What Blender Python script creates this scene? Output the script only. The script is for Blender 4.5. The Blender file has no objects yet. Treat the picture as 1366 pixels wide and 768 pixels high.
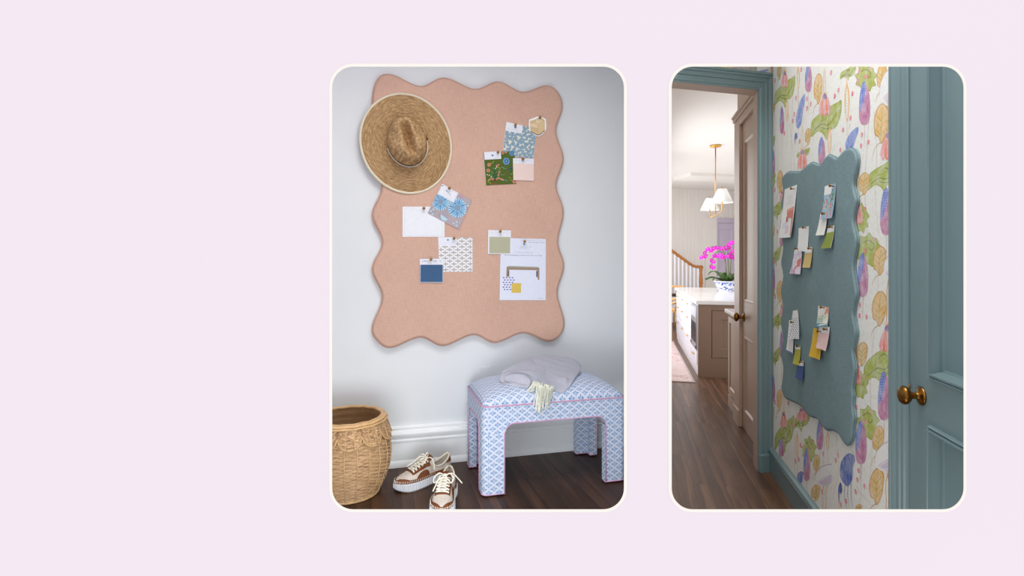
import bpy, math, random
from math import sin, cos, pi, sqrt, atan2, radians
from mathutils import Vector, Matrix, noise
from mathutils.geometry import tessellate_polygon

SC = bpy.context.scene
COL = SC.collection
rng = random.Random(7)

# ------------------------------------------------------------------ camera
FPX, CX, HY = 704.0, 683.0, 345.0
CAM = Vector((0, 0, 1.0))
cd = bpy.data.cameras.new('camera')
cam = bpy.data.objects.new('camera', cd)
COL.objects.link(cam)
cam.location = CAM
cam.rotation_euler = (pi / 2, 0, 0)
cd.sensor_fit = 'HORIZONTAL'
cd.sensor_width = 36.0
cd.lens = FPX / 1366 * 36
cd.shift_y = -(384 - HY) / 1366
cd.clip_start = 0.02
SC.camera = cam
SC.view_settings.view_transform = 'Standard'
SC.view_settings.look = 'None'
SC.view_settings.exposure = 0
SC.view_settings.gamma = 1
SC.view_settings.use_curve_mapping = False
SC.cycles.use_denoising = True
SC.cycles.max_bounces = 8
SC.cycles.diffuse_bounces = 5
SC.cycles.caustics_reflective = False
SC.cycles.caustics_refractive = False


def ray(px, py):
    return Vector(((px - CX) / FPX, 1, (HY - py) / FPX))


def atz(px, py, z):            # point at height z seen at a pixel
    r = ray(px, py)
    return CAM + r * ((z - CAM.z) / r.z)


def aty(px, py, y):
    return CAM + ray(px, py) * y


class Plane:                   # a vertical plane; d runs to the right, n towards the viewer
    def __init__(s, O, d):
        s.O = Vector((O[0], O[1], 0))
        s.d = Vector((d[0], d[1], 0)).normalized()
        s.n = Vector((s.d.y, -s.d.x, 0))

    def P(s, u, z, off=0.0):
        p = s.O + s.d * u + s.n * off
        return Vector((p.x, p.y, z))

    def hit(s, px, py, off=0.0):
        r = ray(px, py)
        t = (s.O + s.n * off - CAM).dot(s.n) / r.dot(s.n)
        p = CAM + r * t
        return ((p - s.O).dot(s.d), p.z)

    def u(s, px, off=0.0):
        return s.hit(px, HY, off)[0]


# ------------------------------------------------------------------ colours and materials
def lin(c):
    c = c / 255.0
    return c / 12.92 if c <= 0.04045 else ((c + 0.055) / 1.055) ** 2.4


def C(r, g, b, k=1.0):
    return tuple(min(0.92, lin(v) / k) for v in (r, g, b)) + (1.0,)


class NB:                      # little node builder
    def __init__(s, name):
        s.m = bpy.data.materials.new(name)
        s.m.use_nodes = True
        s.nt = s.m.node_tree
        s.b = s.nt.nodes['Principled BSDF']

    def new(s, t, **kw):
        n = s.nt.nodes.new(t)
        for k, v in kw.items():
            setattr(n, k, v)
        return n

    def put(s, sock, v):
        if hasattr(v, 'is_output'):
            s.nt.links.new(v, sock)
        else:
            sock.default_value = v

    def math(s, op, a, b=None, c=None):
        n = s.new('ShaderNodeMath', operation=op)
        for i, v in enumerate((a, b, c)):
            if v is not None:
                s.put(n.inputs[i], v)
        return n.outputs[0]

    def coord(s, kind='Object', scale=(1, 1, 1), rot=(0, 0, 0)):
        t = s.new('ShaderNodeTexCoord')
        mp = s.new('ShaderNodeMapping')
        s.nt.links.new(t.outputs[kind], mp.inputs[0])
        mp.inputs['Scale'].default_value = scale
        mp.inputs['Rotation'].default_value = rot
        return mp.outputs[0]

    def noise(s, vec, scale, detail=2, rough=.5):
        n = s.new('ShaderNodeTexNoise')
        s.put(n.inputs['Vector'], vec)
        n.inputs['Scale'].default_value = scale
        n.inputs['Detail'].default_value = detail
        n.inputs['Roughness'].default_value = rough
        return n.outputs['Fac']

    def ramp(s, fac, stops):
        n = s.new('ShaderNodeValToRGB')
        el = n.color_ramp.elements
        while len(el) < len(stops):
            el.new(0.5)
        for e, (p, c) in zip(el, stops):
            e.position = p
            e.color = c
        s.put(n.inputs[0], fac)
        return n.outputs[0]

    def mix(s, fac, a, b, mode='MIX'):
        n = s.new('ShaderNodeMix', data_type='RGBA', blend_type=mode)
        s.put(n.inputs[0], fac)
        s.put(n.inputs[6], a)
        s.put(n.inputs[7], b)
        return n.outputs[2]

    def maprange(s, v, a, b, c, d):
        n = s.new('ShaderNodeMapRange')
        s.put(n.inputs[0], v)
        for i, x in enumerate((a, b, c, d)):
            n.inputs[i + 1].default_value = x
        return n.outputs[0]

    def bump(s, h, strength=.3, dist=.002):
        n = s.new('ShaderNodeBump')
        n.inputs['Strength'].default_value = strength
        n.inputs['Distance'].default_value = dist
        s.put(n.inputs['Height'], h)
        s.nt.links.new(n.outputs[0], s.b.inputs['Normal'])

    def set(s, color=None, rough=None, metal=None, spec=None):
        if color is not None:
            s.put(s.b.inputs['Base Color'], color)
        if rough is not None:
            s.put(s.b.inputs['Roughness'], rough)
        if metal is not None:
            s.put(s.b.inputs['Metallic'], metal)
        if spec is not None:
            s.put(s.b.inputs['Specular IOR Level'], spec)
        return s.m


def paint(name, col, rough=.5, metal=0., spec=.4, var=.04, scale=6, bump=.05):
    b = NB(name)
    v = b.coord('Object')
    n = b.noise(v, scale, 4)
    hi = tuple(min(1, x * (1 + var)) for x in col[:3]) + (1,)
    lo = tuple(x * (1 - var) for x in col[:3]) + (1,)
    b.set(b.ramp(n, [(.3, lo), (.7, hi)]), rough, metal, spec)
    if bump:
        b.bump(b.noise(v, 220, 3), bump, .001)
    return b.m


def matte(name, col):          # flat wall paint, no gloss
    b = NB(name)
    return b.set(col, 1.0, 0, 0.0)


def linen(name, col, amt=.10, fine=.06):       # uv in metres
    b = NB(name)
    t = b.new('ShaderNodeTexCoord')
    def streak(sx, sy, sc):
        mp = b.new('ShaderNodeMapping')
        b.nt.links.new(t.outputs['UV'], mp.inputs[0])
        mp.inputs['Scale'].default_value = (sx, sy, 1)
        return b.noise(mp.outputs[0], sc, 3)
    a1 = streak(26, 420, 1.0)
    a2 = streak(420, 26, 1.0)
    a3 = streak(3, 3, 1.5)
    s = b.math('ADD', b.math('ADD', a1, a2), b.math('MULTIPLY', a3, .5))
    f = b.maprange(s, .85, 1.65, 1 - amt * 1.6, 1 + amt * 1.2)
    mm = b.new('ShaderNodeMix', data_type='RGBA', blend_type='MULTIPLY')
    mm.inputs[0].default_value = 1
    mm.inputs[6].default_value = col
    b.nt.links.new(f, mm.inputs[7])
    b.set(mm.outputs[2], .95, 0, .1)
    b.bump(s, .4, .0015)
    return b.m


def printed(name, rough=.8, weave=0.0, wash=0.0, wash_col=(1, 1, 1, 1)):        # colours come from the print itself
    b = NB(name)
    a = b.new('ShaderNodeAttribute')
    a.attribute_name = 'Col'
    c = a.outputs['Color']
    v = b.coord('Object')
    n = b.noise(v, 350 if weave else 90, 3)
    f = b.maprange(n, .3, .7, 1 - .5 * max(weave, .06), 1 + .3 * max(weave, .06))
    c = b.mix(1.0, c, f, 'MULTIPLY')
    if wash:
        w = b.noise(v, 26, 5, .65)
        c = b.mix(b.maprange(w, .38, .68, 0, wash), c, wash_col)
        w2 = b.noise(v, 75, 4, .6)
        c = b.mix(b.maprange(w2, .5, .75, 0, wash * .5), c, (.30, .26, .22, 1))
    b.set(c, rough, 0, .15)
    if weave:
        b.bump(n, .3, .001)
    return b.m


# ------------------------------------------------------------------ mesh builder
def tag(o, label=None, cat=None, group=None, kind=None):
    if label:
        o['label'] = label
    if cat:
        o['category'] = cat
    if group:
        o['group'] = group
    if kind:
        o['kind'] = kind
    return o


def thing(name, loc, label, cat, group=None):
    o = bpy.data.objects.new(name, None)
    COL.objects.link(o)
    o.location = loc
    o.empty_display_size = .05
    return tag(o, label, cat, group)


class MB:
    def __init__(s, M=None):
        s.v, s.f, s.mi, s.uv, s.col = [], [], [], [], []
        s.M = M or Matrix()

    def add(s, verts, faces, uv=None, col=None, mi=0):
        k = len(s.v)
        s.v += [s.M @ Vector(p) for p in verts]
        for f in faces:
            s.f.append([i + k for i in f])
            s.mi.append(mi)
            s.uv.append([uv[i] for i in f] if uv else None)
            s.col.append(col)
        return s

    def box(s, a, b, **kw):
        x0, y0, z0 = a
        x1, y1, z1 = b
        v = [(x0, y0, z0), (x1, y0, z0), (x1, y1, z0), (x0, y1, z0), (x0, y0, z1), (x1, y0, z1), (x1, y1, z1), (x0, y1, z1)]
        return s.add(v, [(3, 2, 1, 0), (4, 5, 6, 7), (0, 1, 5, 4), (1, 2, 6, 5), (2, 3, 7, 6), (3, 0, 4, 7)], **kw)

    def grid(s, rows, closed_u=False, closed_v=False, uvs=None, **kw):     # rows of equal length point lists
        n, m = len(rows), len(rows[0])
        v = [p for r in rows for p in r]
        f = []
        for i in range(n if closed_v else n - 1):
            for j in range(m if closed_u else m - 1):
                i2, j2 = (i + 1) % n, (j + 1) % m
                f.append((i * m + j, i * m + j2, i2 * m + j2, i2 * m + j))
        uv = [q for r in uvs for q in r] if uvs else None
        return s.add(v, f, uv=uv, **kw)

    def tube(s, pts, r, seg=8, closed=False, cap=True, flat=1.0, **kw):
        pts = [Vector(p) for p in pts]
        n = len(pts)
        rs = r if isinstance(r, (list, tuple)) else [r] * n
        rows = []
        up = None
        for i in range(n):
            a = pts[(i - 1) % n] if (closed or i > 0) else pts[i]
            b = pts[(i + 1) % n] if (closed or i < n - 1) else pts[i]
            t = (b - a)
            t = t.normalized() if t.length > 1e-9 else Vector((0, 0, 1))
            if up is None:
                up = Vector((0, 0, 1)) if abs(t.z) < .9 else Vector((1, 0, 0))
            up = (up - t * up.dot(t))
            up = up.normalized() if up.length > 1e-6 else t.orthogonal().normalized()
            sd = t.cross(up)
            rows.append([pts[i] + (sd * cos(2 * pi * j / seg) + up * sin(2 * pi * j / seg) * flat) * rs[i] for j in range(seg)])
        uvs = [[(j / seg, i / max(1, n - 1)) for j in range(seg)] for i in range(n)]
        s.grid(rows, closed_u=True, closed_v=closed, uvs=uvs, **kw)
        if cap and not closed:
            k = len(s.v) - n * seg
            s.f.append([k + j for j in range(seg)][::-1]); s.mi.append(kw.get('mi', 0)); s.uv.append(None); s.col.append(kw.get('col'))
            s.f.append([k + (n - 1) * seg + j for j in range(seg)]); s.mi.append(kw.get('mi', 0)); s.uv.append(None); s.col.append(kw.get('col'))
        return s

    def lathe(s, prof, seg=24, axis=None, **kw):        # prof: (r, z)
        rows = [[(max(r, 1e-5) * cos(2 * pi * j / seg), max(r, 1e-5) * sin(2 * pi * j / seg), z) for j in range(seg)] for r, z in prof]
        if axis is not None:
            q = Vector((0, 0, 1)).rotation_difference(Vector(axis[1])).to_matrix()
            rows = [[Vector(axis[0]) + q @ Vector(p) for p in r] for r in rows]
        uvs = [[(j / seg, i / max(1, len(prof) - 1)) for j in range(seg)] for i in range(len(prof))]
        return s.grid(rows, closed_u=True, uvs=uvs, **kw)

    def poly(s, loop, **kw):                            # flat polygon of 3-D points (any shape)
        tri = tessellate_polygon([[Vector(p) for p in loop]])
        return s.add(loop, [tuple(t) for t in tri], **kw)

    def loops(s, loops, closed=True, **kw):
        return s.grid(loops, closed_u=closed, **kw)

    def build(s, name, mats, parent=None, smooth=False, loc=None, fixn=True):
        me = bpy.data.meshes.new(name)
        L = Vector(loc) if loc is not None else Vector((0, 0, 0))
        if parent is not None:
            L = parent.matrix_basis.translation.copy()
            p = parent.parent
            while p is not None:
                L += p.matrix_basis.translation
                p = p.parent
        me.from_pydata([tuple(p - L) for p in s.v], [], s.f)
        if not isinstance(mats, (list, tuple)):
            mats = [mats]
        for m in mats:
            me.materials.append(m)
        me.polygons.foreach_set('material_index', s.mi)
        if any(u is not None for u in s.uv):
            ul = me.uv_layers.new(name='UVMap')
            flat = []
            for f, u in zip(s.f, s.uv):
                flat += [c for q in (u if u else [(0, 0)] * len(f)) for c in q]
            ul.data.foreach_set('uv', flat)
        if any(c is not None for c in s.col):
            ca = me.color_attributes.new('Col', 'FLOAT_COLOR', 'CORNER')
            flat = []
            for f, c in zip(s.f, s.col):
                flat += list(c or (1, 1, 1, 1)) * len(f)
            ca.data.foreach_set('color', flat)
        if smooth:
            me.polygons.foreach_set('use_smooth', [True] * len(s.f))
        me.update()
        if fixn:
            import bmesh
            bm = bmesh.new()
            bm.from_mesh(me)
            if smooth:
                bmesh.ops.remove_doubles(bm, verts=bm.verts, dist=1e-6)
            bmesh.ops.recalc_face_normals(bm, faces=bm.faces)
            bm.to_mesh(me)
            bm.free()
        o = bpy.data.objects.new(name, me)
        COL.objects.link(o)
        if parent is not None:
            o.parent = parent
        else:
            o.location = L
        return o


def bevel(o, w=.004, seg=2, angle=35):
    m = o.modifiers.new('bevel', 'BEVEL')
    m.width = w
    m.segments = seg
    m.limit_method = 'ANGLE'
    m.angle_limit = radians(angle)
    m.harden_normals = False
    return o


def smooth_angle(o, ang=40):
    me = o.data
    me.polygons.foreach_set('use_smooth', [True] * len(me.polygons))
    try:
        me.set_sharp_from_angle(angle=radians(ang))
    except Exception:
        pass
    return o


def frame(o, x, y, z=None):
    x = Vector(x).normalized(); y = Vector(y).normalized()
    z = Vector(z).normalized() if z is not None else x.cross(y)
    M = Matrix.Identity(4)
    for i in range(3):
        M[i][0], M[i][1], M[i][2], M[i][3] = x[i], y[i], z[i], Vector(o)[i]
    return M


def crom(pts, n=6, closed=True):           # Catmull-Rom
    out = []
    N = len(pts)
    P = [Vector(p) for p in pts]
    for i in range(N if closed else N - 1):
        p0 = P[(i - 1) % N] if closed or i > 0 else P[i]
        p1, p2 = P[i], P[(i + 1) % N]
        p3 = P[(i + 2) % N] if closed or i < N - 2 else p2
        for k in range(n):
            t = k / n
            out.append(.5 * ((2 * p1) + (p2 - p0) * t + (2 * p0 - 5 * p1 + 4 * p2 - p3) * t * t + (3 * p1 - p0 - 3 * p2 + p3) * t ** 3))
    if not closed:
        out.append(P[-1])
    return out


def interp(tab, t):
    for (a, va), (b, vb) in zip(tab, tab[1:]):
        if t <= b:
            k = 0 if b == a else max(0, (t - a) / (b - a))
            k = k * k * (3 - 2 * k) * .5 + k * .5
            return va + (vb - va) * k
    return tab[-1][1]


# ------------------------------------------------------------------ prints: 2-D shapes laid on a surface
class Art:
    def __init__(s):
        s.items = []           # (triangles/convex polys, colour)

    def poly(s, pts, col):
        pts = [(p[0], p[1]) for p in pts]
        tri = tessellate_polygon([[Vector((x, y, 0)) for x, y in pts]])
        s.items.append(([[pts[i] for i in t] for t in tri], col))
        return s

    def rect(s, x0, y0, x1, y1, col):
        return s.poly([(x0, y0), (x1, y0), (x1, y1), (x0, y1)], col)

    def ell(s, cx, cy, rx, ry, col, rot=0, n=14, a0=0, a1=2 * pi):
        c, d = cos(rot), sin(rot)
        full = abs(a1 - a0 - 2 * pi) < 1e-6
        pts = []
        for i in range(n if full else n + 1):
            a = a0 + (a1 - a0) * i / n
            x, y = rx * cos(a), ry * sin(a)
            pts.append((cx + x * c - y * d, cy + x * d + y * c))
        if not full:
            pts.append((cx, cy))
        return s.poly(pts, col)

    def line(s, pts, w, col, w1=None):
        w1 = w if w1 is None else w1
        qs = []
        n = len(pts)
        for i in range(n - 1):
            (x0, y0), (x1, y1) = pts[i][:2], pts[i + 1][:2]
            dx, dy = x1 - x0, y1 - y0
            l = sqrt(dx * dx + dy * dy) or 1e-9
            a = (w + (w1 - w) * i / max(1, n - 1)) / 2
            b = (w + (w1 - w) * (i + 1) / max(1, n - 1)) / 2
            ex, ey = dx / l * a * .5, dy / l * a * .5
            nx, ny = -dy / l, dx / l
            qs.append([(x0 - ex + nx * a, y0 - ey + ny * a), (x1 + ex + nx * b, y1 + ey + ny * b), (x1 + ex - nx * b, y1 + ey - ny * b), (x0 - ex - nx * a, y0 - ey - ny * a)])
        s.items.append((qs, col))
        return s

    def text(s, body, cx, cy, h, col, ax=1.0, ay=1.0, spacing=1.0):    # real letters
        cu = bpy.data.curves.new('t', 'FONT')
        cu.body = body
        cu.align_x = 'CENTER'
        cu.align_y = 'CENTER'
        cu.size = 1
        cu.space_character = spacing
        cu.resolution_u = 2
        o = bpy.data.objects.new('t', cu)
        COL.objects.link(o)
        dg = bpy.context.evaluated_depsgraph_get()
        me = o.evaluated_get(dg).to_mesh()
        tr = [[(cx + me.vertices[i].co.x * h * ax, cy + me.vertices[i].co.y * h * ay) for i in p.vertices] for p in me.polygons]
        bpy.data.objects.remove(o)
        bpy.data.curves.remove(cu)
        s.items.append((tr, col))
        return s


def clip_half(poly, ax, lim, keep_less):
    out = []
    n = len(poly)
    for i in range(n):
        a, b = poly[i], poly[(i + 1) % n]
        ia = (a[ax] <= lim) if keep_less else (a[ax] >= lim)
        ib = (b[ax] <= lim) if keep_less else (b[ax] >= lim)
        if ia:
            out.append(a)
        if ia != ib:
            t = (lim - a[ax]) / (b[ax] - a[ax])
            out.append((a[0] + (b[0] - a[0]) * t, a[1] + (b[1] - a[1]) * t))
    return out


def lay(mb, art, fmap, bounds, bands=None, off0=.0003, step=.00006, mi=0):
    """lay the print on a surface; fmap(s,t,off) -> 3-D; bounds (s0,t0,s1,t1)"""
    s0, t0, s1, t1 = bounds
    cuts = [t0, t1] if not bands else [t0 + (t1 - t0) * i / bands for i in range(bands + 1)]
    for k, (polys, col) in enumerate(art.items):
        off = off0 + step * 60 * k / max(1, len(art.items))
        for p in polys:
            q = p
            for ax, lim, less in ((0, s0, False), (0, s1, True), (1, t0, False), (1, t1, True)):
                q = clip_half(q, ax, lim, less)
                if len(q) < 3:
                    break
            if len(q) < 3:
                continue
            for a, b in zip(cuts, cuts[1:]):
                w = q
                if bands:
                    w = clip_half(w, 1, a, False)
                    if len(w) >= 3:
                        w = clip_half(w, 1, b, True)
                if len(w) < 3:
                    continue
                mb.add([fmap(x, y, off) for x, y in w], [tuple(range(len(w)))], col=col, mi=mi)
# ------------------------------------------------------------------ world and lights
W = bpy.data.worlds.new('world')
SC.world = W
W.use_nodes = True
WL = 1.15
W.node_tree.nodes['Background'].inputs[0].default_value = (1, 1, 1, 1)
W.node_tree.nodes['Background'].inputs[1].default_value = WL


def area(name, loc, target, size, power, color=(1, 1, 1), size_y=None):
    d = bpy.data.lights.new(name, 'AREA')
    d.energy = power
    d.color = color
    d.size = size
    if size_y:
        d.shape = 'RECTANGLE'
        d.size_y = size_y
    o = bpy.data.objects.new(name, d)
    COL.objects.link(o)
    o.location = loc
    o.rotation_euler = (Vector(target) - Vector(loc)).to_track_quat('-Z', 'Y').to_euler()
    return o


K1, K2, K3 = .80, .66, 1.0           # how bright a white surface comes out in each room

# ------------------------------------------------------------------ the collage page and its cream borders, built as a wall with two openings
YW = 1.15


def rrect(x0, y0, x1, y1, r, y, grow=0.0, n=10):   # pixel rectangle -> loop on the plane at distance y
    x0 -= grow; y0 -= grow; x1 += grow; y1 += grow
    r = max(2, r + grow)
    pts = []
    for cx, cy, a0 in ((x1 - r, y0 + r, -pi / 2), (x1 - r, y1 - r, 0), (x0 + r, y1 - r, pi / 2), (x0 + r, y0 + r, pi)):
        for i in range(n + 1):
            a = a0 + pi / 2 * i / n
            px, py = cx + r * cos(a), cy + r * sin(a)
            pts.append(Vector(((px - CX) / FPX * YW, y, 1 + (HY - py) / FPX * YW)))
    return pts


PANELS = [(439.3, 85.0, 836.3, 682.8, 32), (891.6, 85.0, 1288.8, 682.8, 32)]
lav = matte('lavender page', C(245, 233, 244, WL))
cream = matte('cream border', C(254, 248, 242, WL))
mb = MB()
outer = [Vector((-2.6, YW, -.25)), Vector((2.6, YW, -.25)), Vector((2.6, YW, 2.4)), Vector((-2.6, YW, 2.4))]
holes = [rrect(*p, YW, grow=-1.0) for p in PANELS]
allv = outer + holes[0] + holes[1]
tri = tessellate_polygon([outer, holes[0], holes[1]])
mb.add(allv, [tuple(t) for t in tri])
TH = .014
backh = [rrect(*p, YW + TH, grow=9.0) for p in PANELS]
ob = [v + Vector((0, TH, 0)) for v in outer]
tri = tessellate_polygon([ob, backh[0], backh[1]])
mb.add(ob + backh[0] + backh[1], [tuple(t) for t in tri])
for h, b in zip(holes, backh):
    mb.grid([h, b], closed_u=True)
mb.grid([outer, ob], closed_u=True)
tag(mb.build('page_front', lav), 'pale lavender collage page built as a wall with two rounded upright openings', 'wall', kind='structure')
for k, p in enumerate(PANELS):
    mb = MB()
    mb.grid([rrect(*p, YW), rrect(*p, YW - .0012), rrect(*p, YW - .0015, grow=-.5), rrect(*p, YW - .0015, grow=-4.2), rrect(*p, YW + .003, grow=-2.0), rrect(*p, YW, grow=-1.0)], closed_u=True, closed_v=True)
    tag(mb.build('trim_%d' % (k + 1), cream), ('cream rounded border of the opening onto the pink pinboard', 'cream rounded border of the opening onto the papered hallway')[k], 'trim', kind='structure')

# ------------------------------------------------------------------ room with the pink board
A1 = atz(522, 622, 0)
BW = Plane(A1, (1, .262))            # back wall
def room_white(name, c, K):
    return paint(name, c, .7, 0, .2, .015, 3, .03)
wall_white = room_white('white wall paint', C(226, 230, 232, 1.0), K1)
trim_white = paint('white trim paint', C(240, 243, 243, 1.0), .45, 0, .4, .01, 3, 0)


def woodfloor(name, dark, mid, light, rough, spec=.32, grain=1.0):
    b = NB(name)
    v = b.coord('Object')
    br = b.new('ShaderNodeTexBrick')
    b.nt.links.new(v, br.inputs['Vector'])
    br.offset = .37
    br.inputs['Scale'].default_value = 1
    br.inputs['Brick Width'].default_value = 1.15
    br.inputs['Row Height'].default_value = .085
    br.inputs['Mortar Size'].default_value = .0012
    br.inputs['Mortar Smooth'].default_value = .3
    br.inputs['Bias'].default_value = 0
    br.inputs['Color1'].default_value = (.0, .0, .0, 1)
    br.inputs['Color2'].default_value = (1, 1, 1, 1)
    br.inputs['Mortar'].default_value = (.5, .5, .5, 1)
    mp = b.new('ShaderNodeMapping')
    b.nt.links.new(v, mp.inputs[0])
    mp.inputs['Scale'].default_value = (1.3, 11, 1)
    # shift the grain from board to board
    add = b.new('ShaderNodeVectorMath', operation='ADD')
    b.nt.links.new(mp.outputs[0], add.inputs[0])
    sc = b.new('ShaderNodeVectorMath', operation='SCALE')
    b.nt.links.new(br.outputs['Color'], sc.inputs[0])
    sc.inputs['Scale'].default_value = 9
    b.nt.links.new(sc.outputs[0], add.inputs[1])
    g1 = b.noise(add.outputs[0], 2.2, 5, .6)
    wv = b.new('ShaderNodeTexWave', wave_type='BANDS', bands_direction='Y', wave_profile='SAW')
    b.nt.links.new(add.outputs[0], wv.inputs['Vector'])
    wv.inputs['Scale'].default_value = .32
    wv.inputs['Distortion'].default_value = 7.5
    wv.inputs['Detail'].default_value = 2.5
    wv.inputs['Detail Scale'].default_value = .8
    fine = b.new('ShaderNodeMapping')
    b.nt.links.new(v, fine.inputs[0])
    fine.inputs['Scale'].default_value = (6, 160, 1)
    g2 = b.noise(fine.outputs[0], 1.6, 3, .6)
    t = b.math('ADD', b.math('MULTIPLY', g1, .55), b.math('MULTIPLY', wv.outputs['Fac'], .2 * grain))
    t = b.math('ADD', t, b.math('MULTIPLY', g2, .22))
    sep = b.new('ShaderNodeSeparateColor')
    b.nt.links.new(br.outputs['Color'], sep.inputs[0])
    t = b.math('ADD', t, b.math('MULTIPLY', b.math('SUBTRACT', sep.outputs[0], .5), .12))
    c = b.ramp(t, [(.22, dark), (.5, mid), (.78, light)])
    c = b.mix(br.outputs['Fac'], c, tuple(x * .35 for x in dark[:3]) + (1,))
    b.set(c, b.maprange(g2, .2, .8, rough, rough + .14), 0, spec)
    b.bump(b.math('SUBTRACT', t, br.outputs['Fac']), .12, .002)
    return b.m


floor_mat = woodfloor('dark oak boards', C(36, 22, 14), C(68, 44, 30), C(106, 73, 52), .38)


def plank_floor(name, corners, z, along, mat, thick=.03):
    ang = atan2(along[1], along[0])
    o0 = Vector((corners[0][0], corners[0][1], z))
    R = Matrix.Rotation(-ang, 3, 'Z')
    top = [R @ (Vector((x, y, z)) - o0) for x, y in corners]
    bot = [p - Vector((0, 0, thick)) for p in top]
    m = MB()
    m.poly(top); m.poly(bot); m.grid([top, bot], closed_u=True)
    o = m.build(name, mat)
    o.location = o0
    o.rotation_euler = (0, 0, ang)
    return tag(o, None, None, kind='structure')


def onray(pl, ratio):                # where the sight line x = ratio * y meets a wall
    return (ratio * pl.O.y - pl.O.x) / (pl.d.x - ratio * pl.d.y)


uR = onray(BW, .232)                 # right end of the back wall
uL = -1.25
YB = YW + TH + .004
pR, pL = BW.P(uR, 0), BW.P(uL, 0)
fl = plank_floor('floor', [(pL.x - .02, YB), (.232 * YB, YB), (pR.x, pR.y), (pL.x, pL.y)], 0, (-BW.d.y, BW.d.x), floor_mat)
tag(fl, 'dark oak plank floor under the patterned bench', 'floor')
m = MB(frame(BW.O, BW.d, BW.n * -1, (0, 0, 1)))
m.box((uL, 0, -.03), (uR + .02, .06, 2.15))
tag(m.build('wall_back', wall_white), 'white wall behind the pink scalloped board', 'wall', kind='structure')


def run(name, pl, u0, u1, prof, mat, z0=0.0, close=True):   # a moulding along a wall: prof (off, z)
    m = MB()
    a = [pl.P(u0, z0 + z, d) for d, z in prof]
    b = [pl.P(u1, z0 + z, d) for d, z in prof]
    m.grid([a, b])
    m.poly(a); m.poly(b)
    return m.build(name, mat)


base1 = [(0.0005, 0), (.027, 0), (.027, .010), (.022, .024), (.016, .03), (.015, .118), (.020, .121), (.020, .128), (.016, .131),
         (.019, .138), (.025, .148), (.026, .158), (.022, .166), (.013, .171), (.012, .178), (.016, .182), (.015, .189), (.008, .195), (.0005, .195)]
bb = run('baseboard_back', BW, uL, uR, base1, trim_white)
smooth_angle(bb, 30)
tag(bb, 'white moulded baseboard behind the bench and basket', 'baseboard', kind='structure')

m = MB()
wl = [Vector((pL.x - .06, YB, -.03)), Vector((pL.x, YB, -.03)), Vector((pL.x, pL.y + .03, -.03)), Vector((pL.x - .06, pL.y + .03, -.03))]
wu = [p + Vector((0, 0, 2.18)) for p in wl]
m.poly(wl); m.poly(wu); m.grid([wl, wu], closed_u=True)
tag(m.build('wall_left.002', wall_white), 'white side wall of the board room beyond the basket', 'wall', kind='structure')

# the solid pier between the two rooms
WPd = Vector((157, 704, 0)).normalized()     # hallway direction, away from the camera
H2 = 1.25
ZF = 1 - H2
C0 = atz(1029, 626, ZF)
PW = Plane(C0, -WPd)                  # papered wall, u grows towards the camera
DW = Plane(C0, (3.717, 1))            # doorway wall, u = 0 at the corner, negative to the left
uD = onray(DW, .285)
pD = DW.P(uD, 0)
m = MB()
lo = [(.232 * YB, YB), (.285 * YB, YB), (pD.x, pD.y), (pR.x, pR.y)]
a = [Vector((x, y, ZF - .03)) for x, y in lo]
b_ = [Vector((x, y, 2.15)) for x, y in lo]
m.poly(a); m.poly(b_); m.grid([a, b_], closed_u=True)
tag(m.build('wall_left', wall_white), 'white pier between the board room and the hallway', 'wall', kind='structure')

# light of the first room: sky from above plus one big soft window lamp on the right
m = MB()
yc = 1.75
lo = [Vector((pL.x - .06, yc, 2.15)), Vector((.232 * yc, yc, 2.15)), Vector((pR.x, pR.y + .02, 2.15)), Vector((pL.x, pL.y + .05, 2.15))]
up_ = [p + Vector((0, 0, .05)) for p in lo]
m.poly(lo); m.poly(up_); m.grid([lo, up_], closed_u=True)
tag(m.build('ceiling.001', wall_white), 'white ceiling over the board room', 'ceiling', kind='structure')
area('window lamp', (.0, 1.42, 2.3), (-.15, 2.4, .0), .9, 13.5, (1.0, .995, .98), .45)
area('low window daylight', (-.25, 1.2, .16), (-.15, 2.75, .08), .8, 8.5, (.91, .96, 1.0), .28)

# ------------------------------------------------------------------ outlet plate on the wall
m = MB()
x0, z0 = BW.hit(640, 489)
x1, z1 = BW.hit(655, 506)
M2 = MB(frame(BW.O, BW.d, BW.n * -1, (0, 0, 1)))
M2.box((x0, -.0045, z1), (x1, -.0004, z0))
out = M2.build('wall_outlet', wall_white, loc=BW.P((x0 + x1) / 2, (z0 + z1) / 2))
bevel(out, .002, 2)
tag(out, 'white outlet plate low on the wall just behind the patterned bench', 'outlet')
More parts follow.
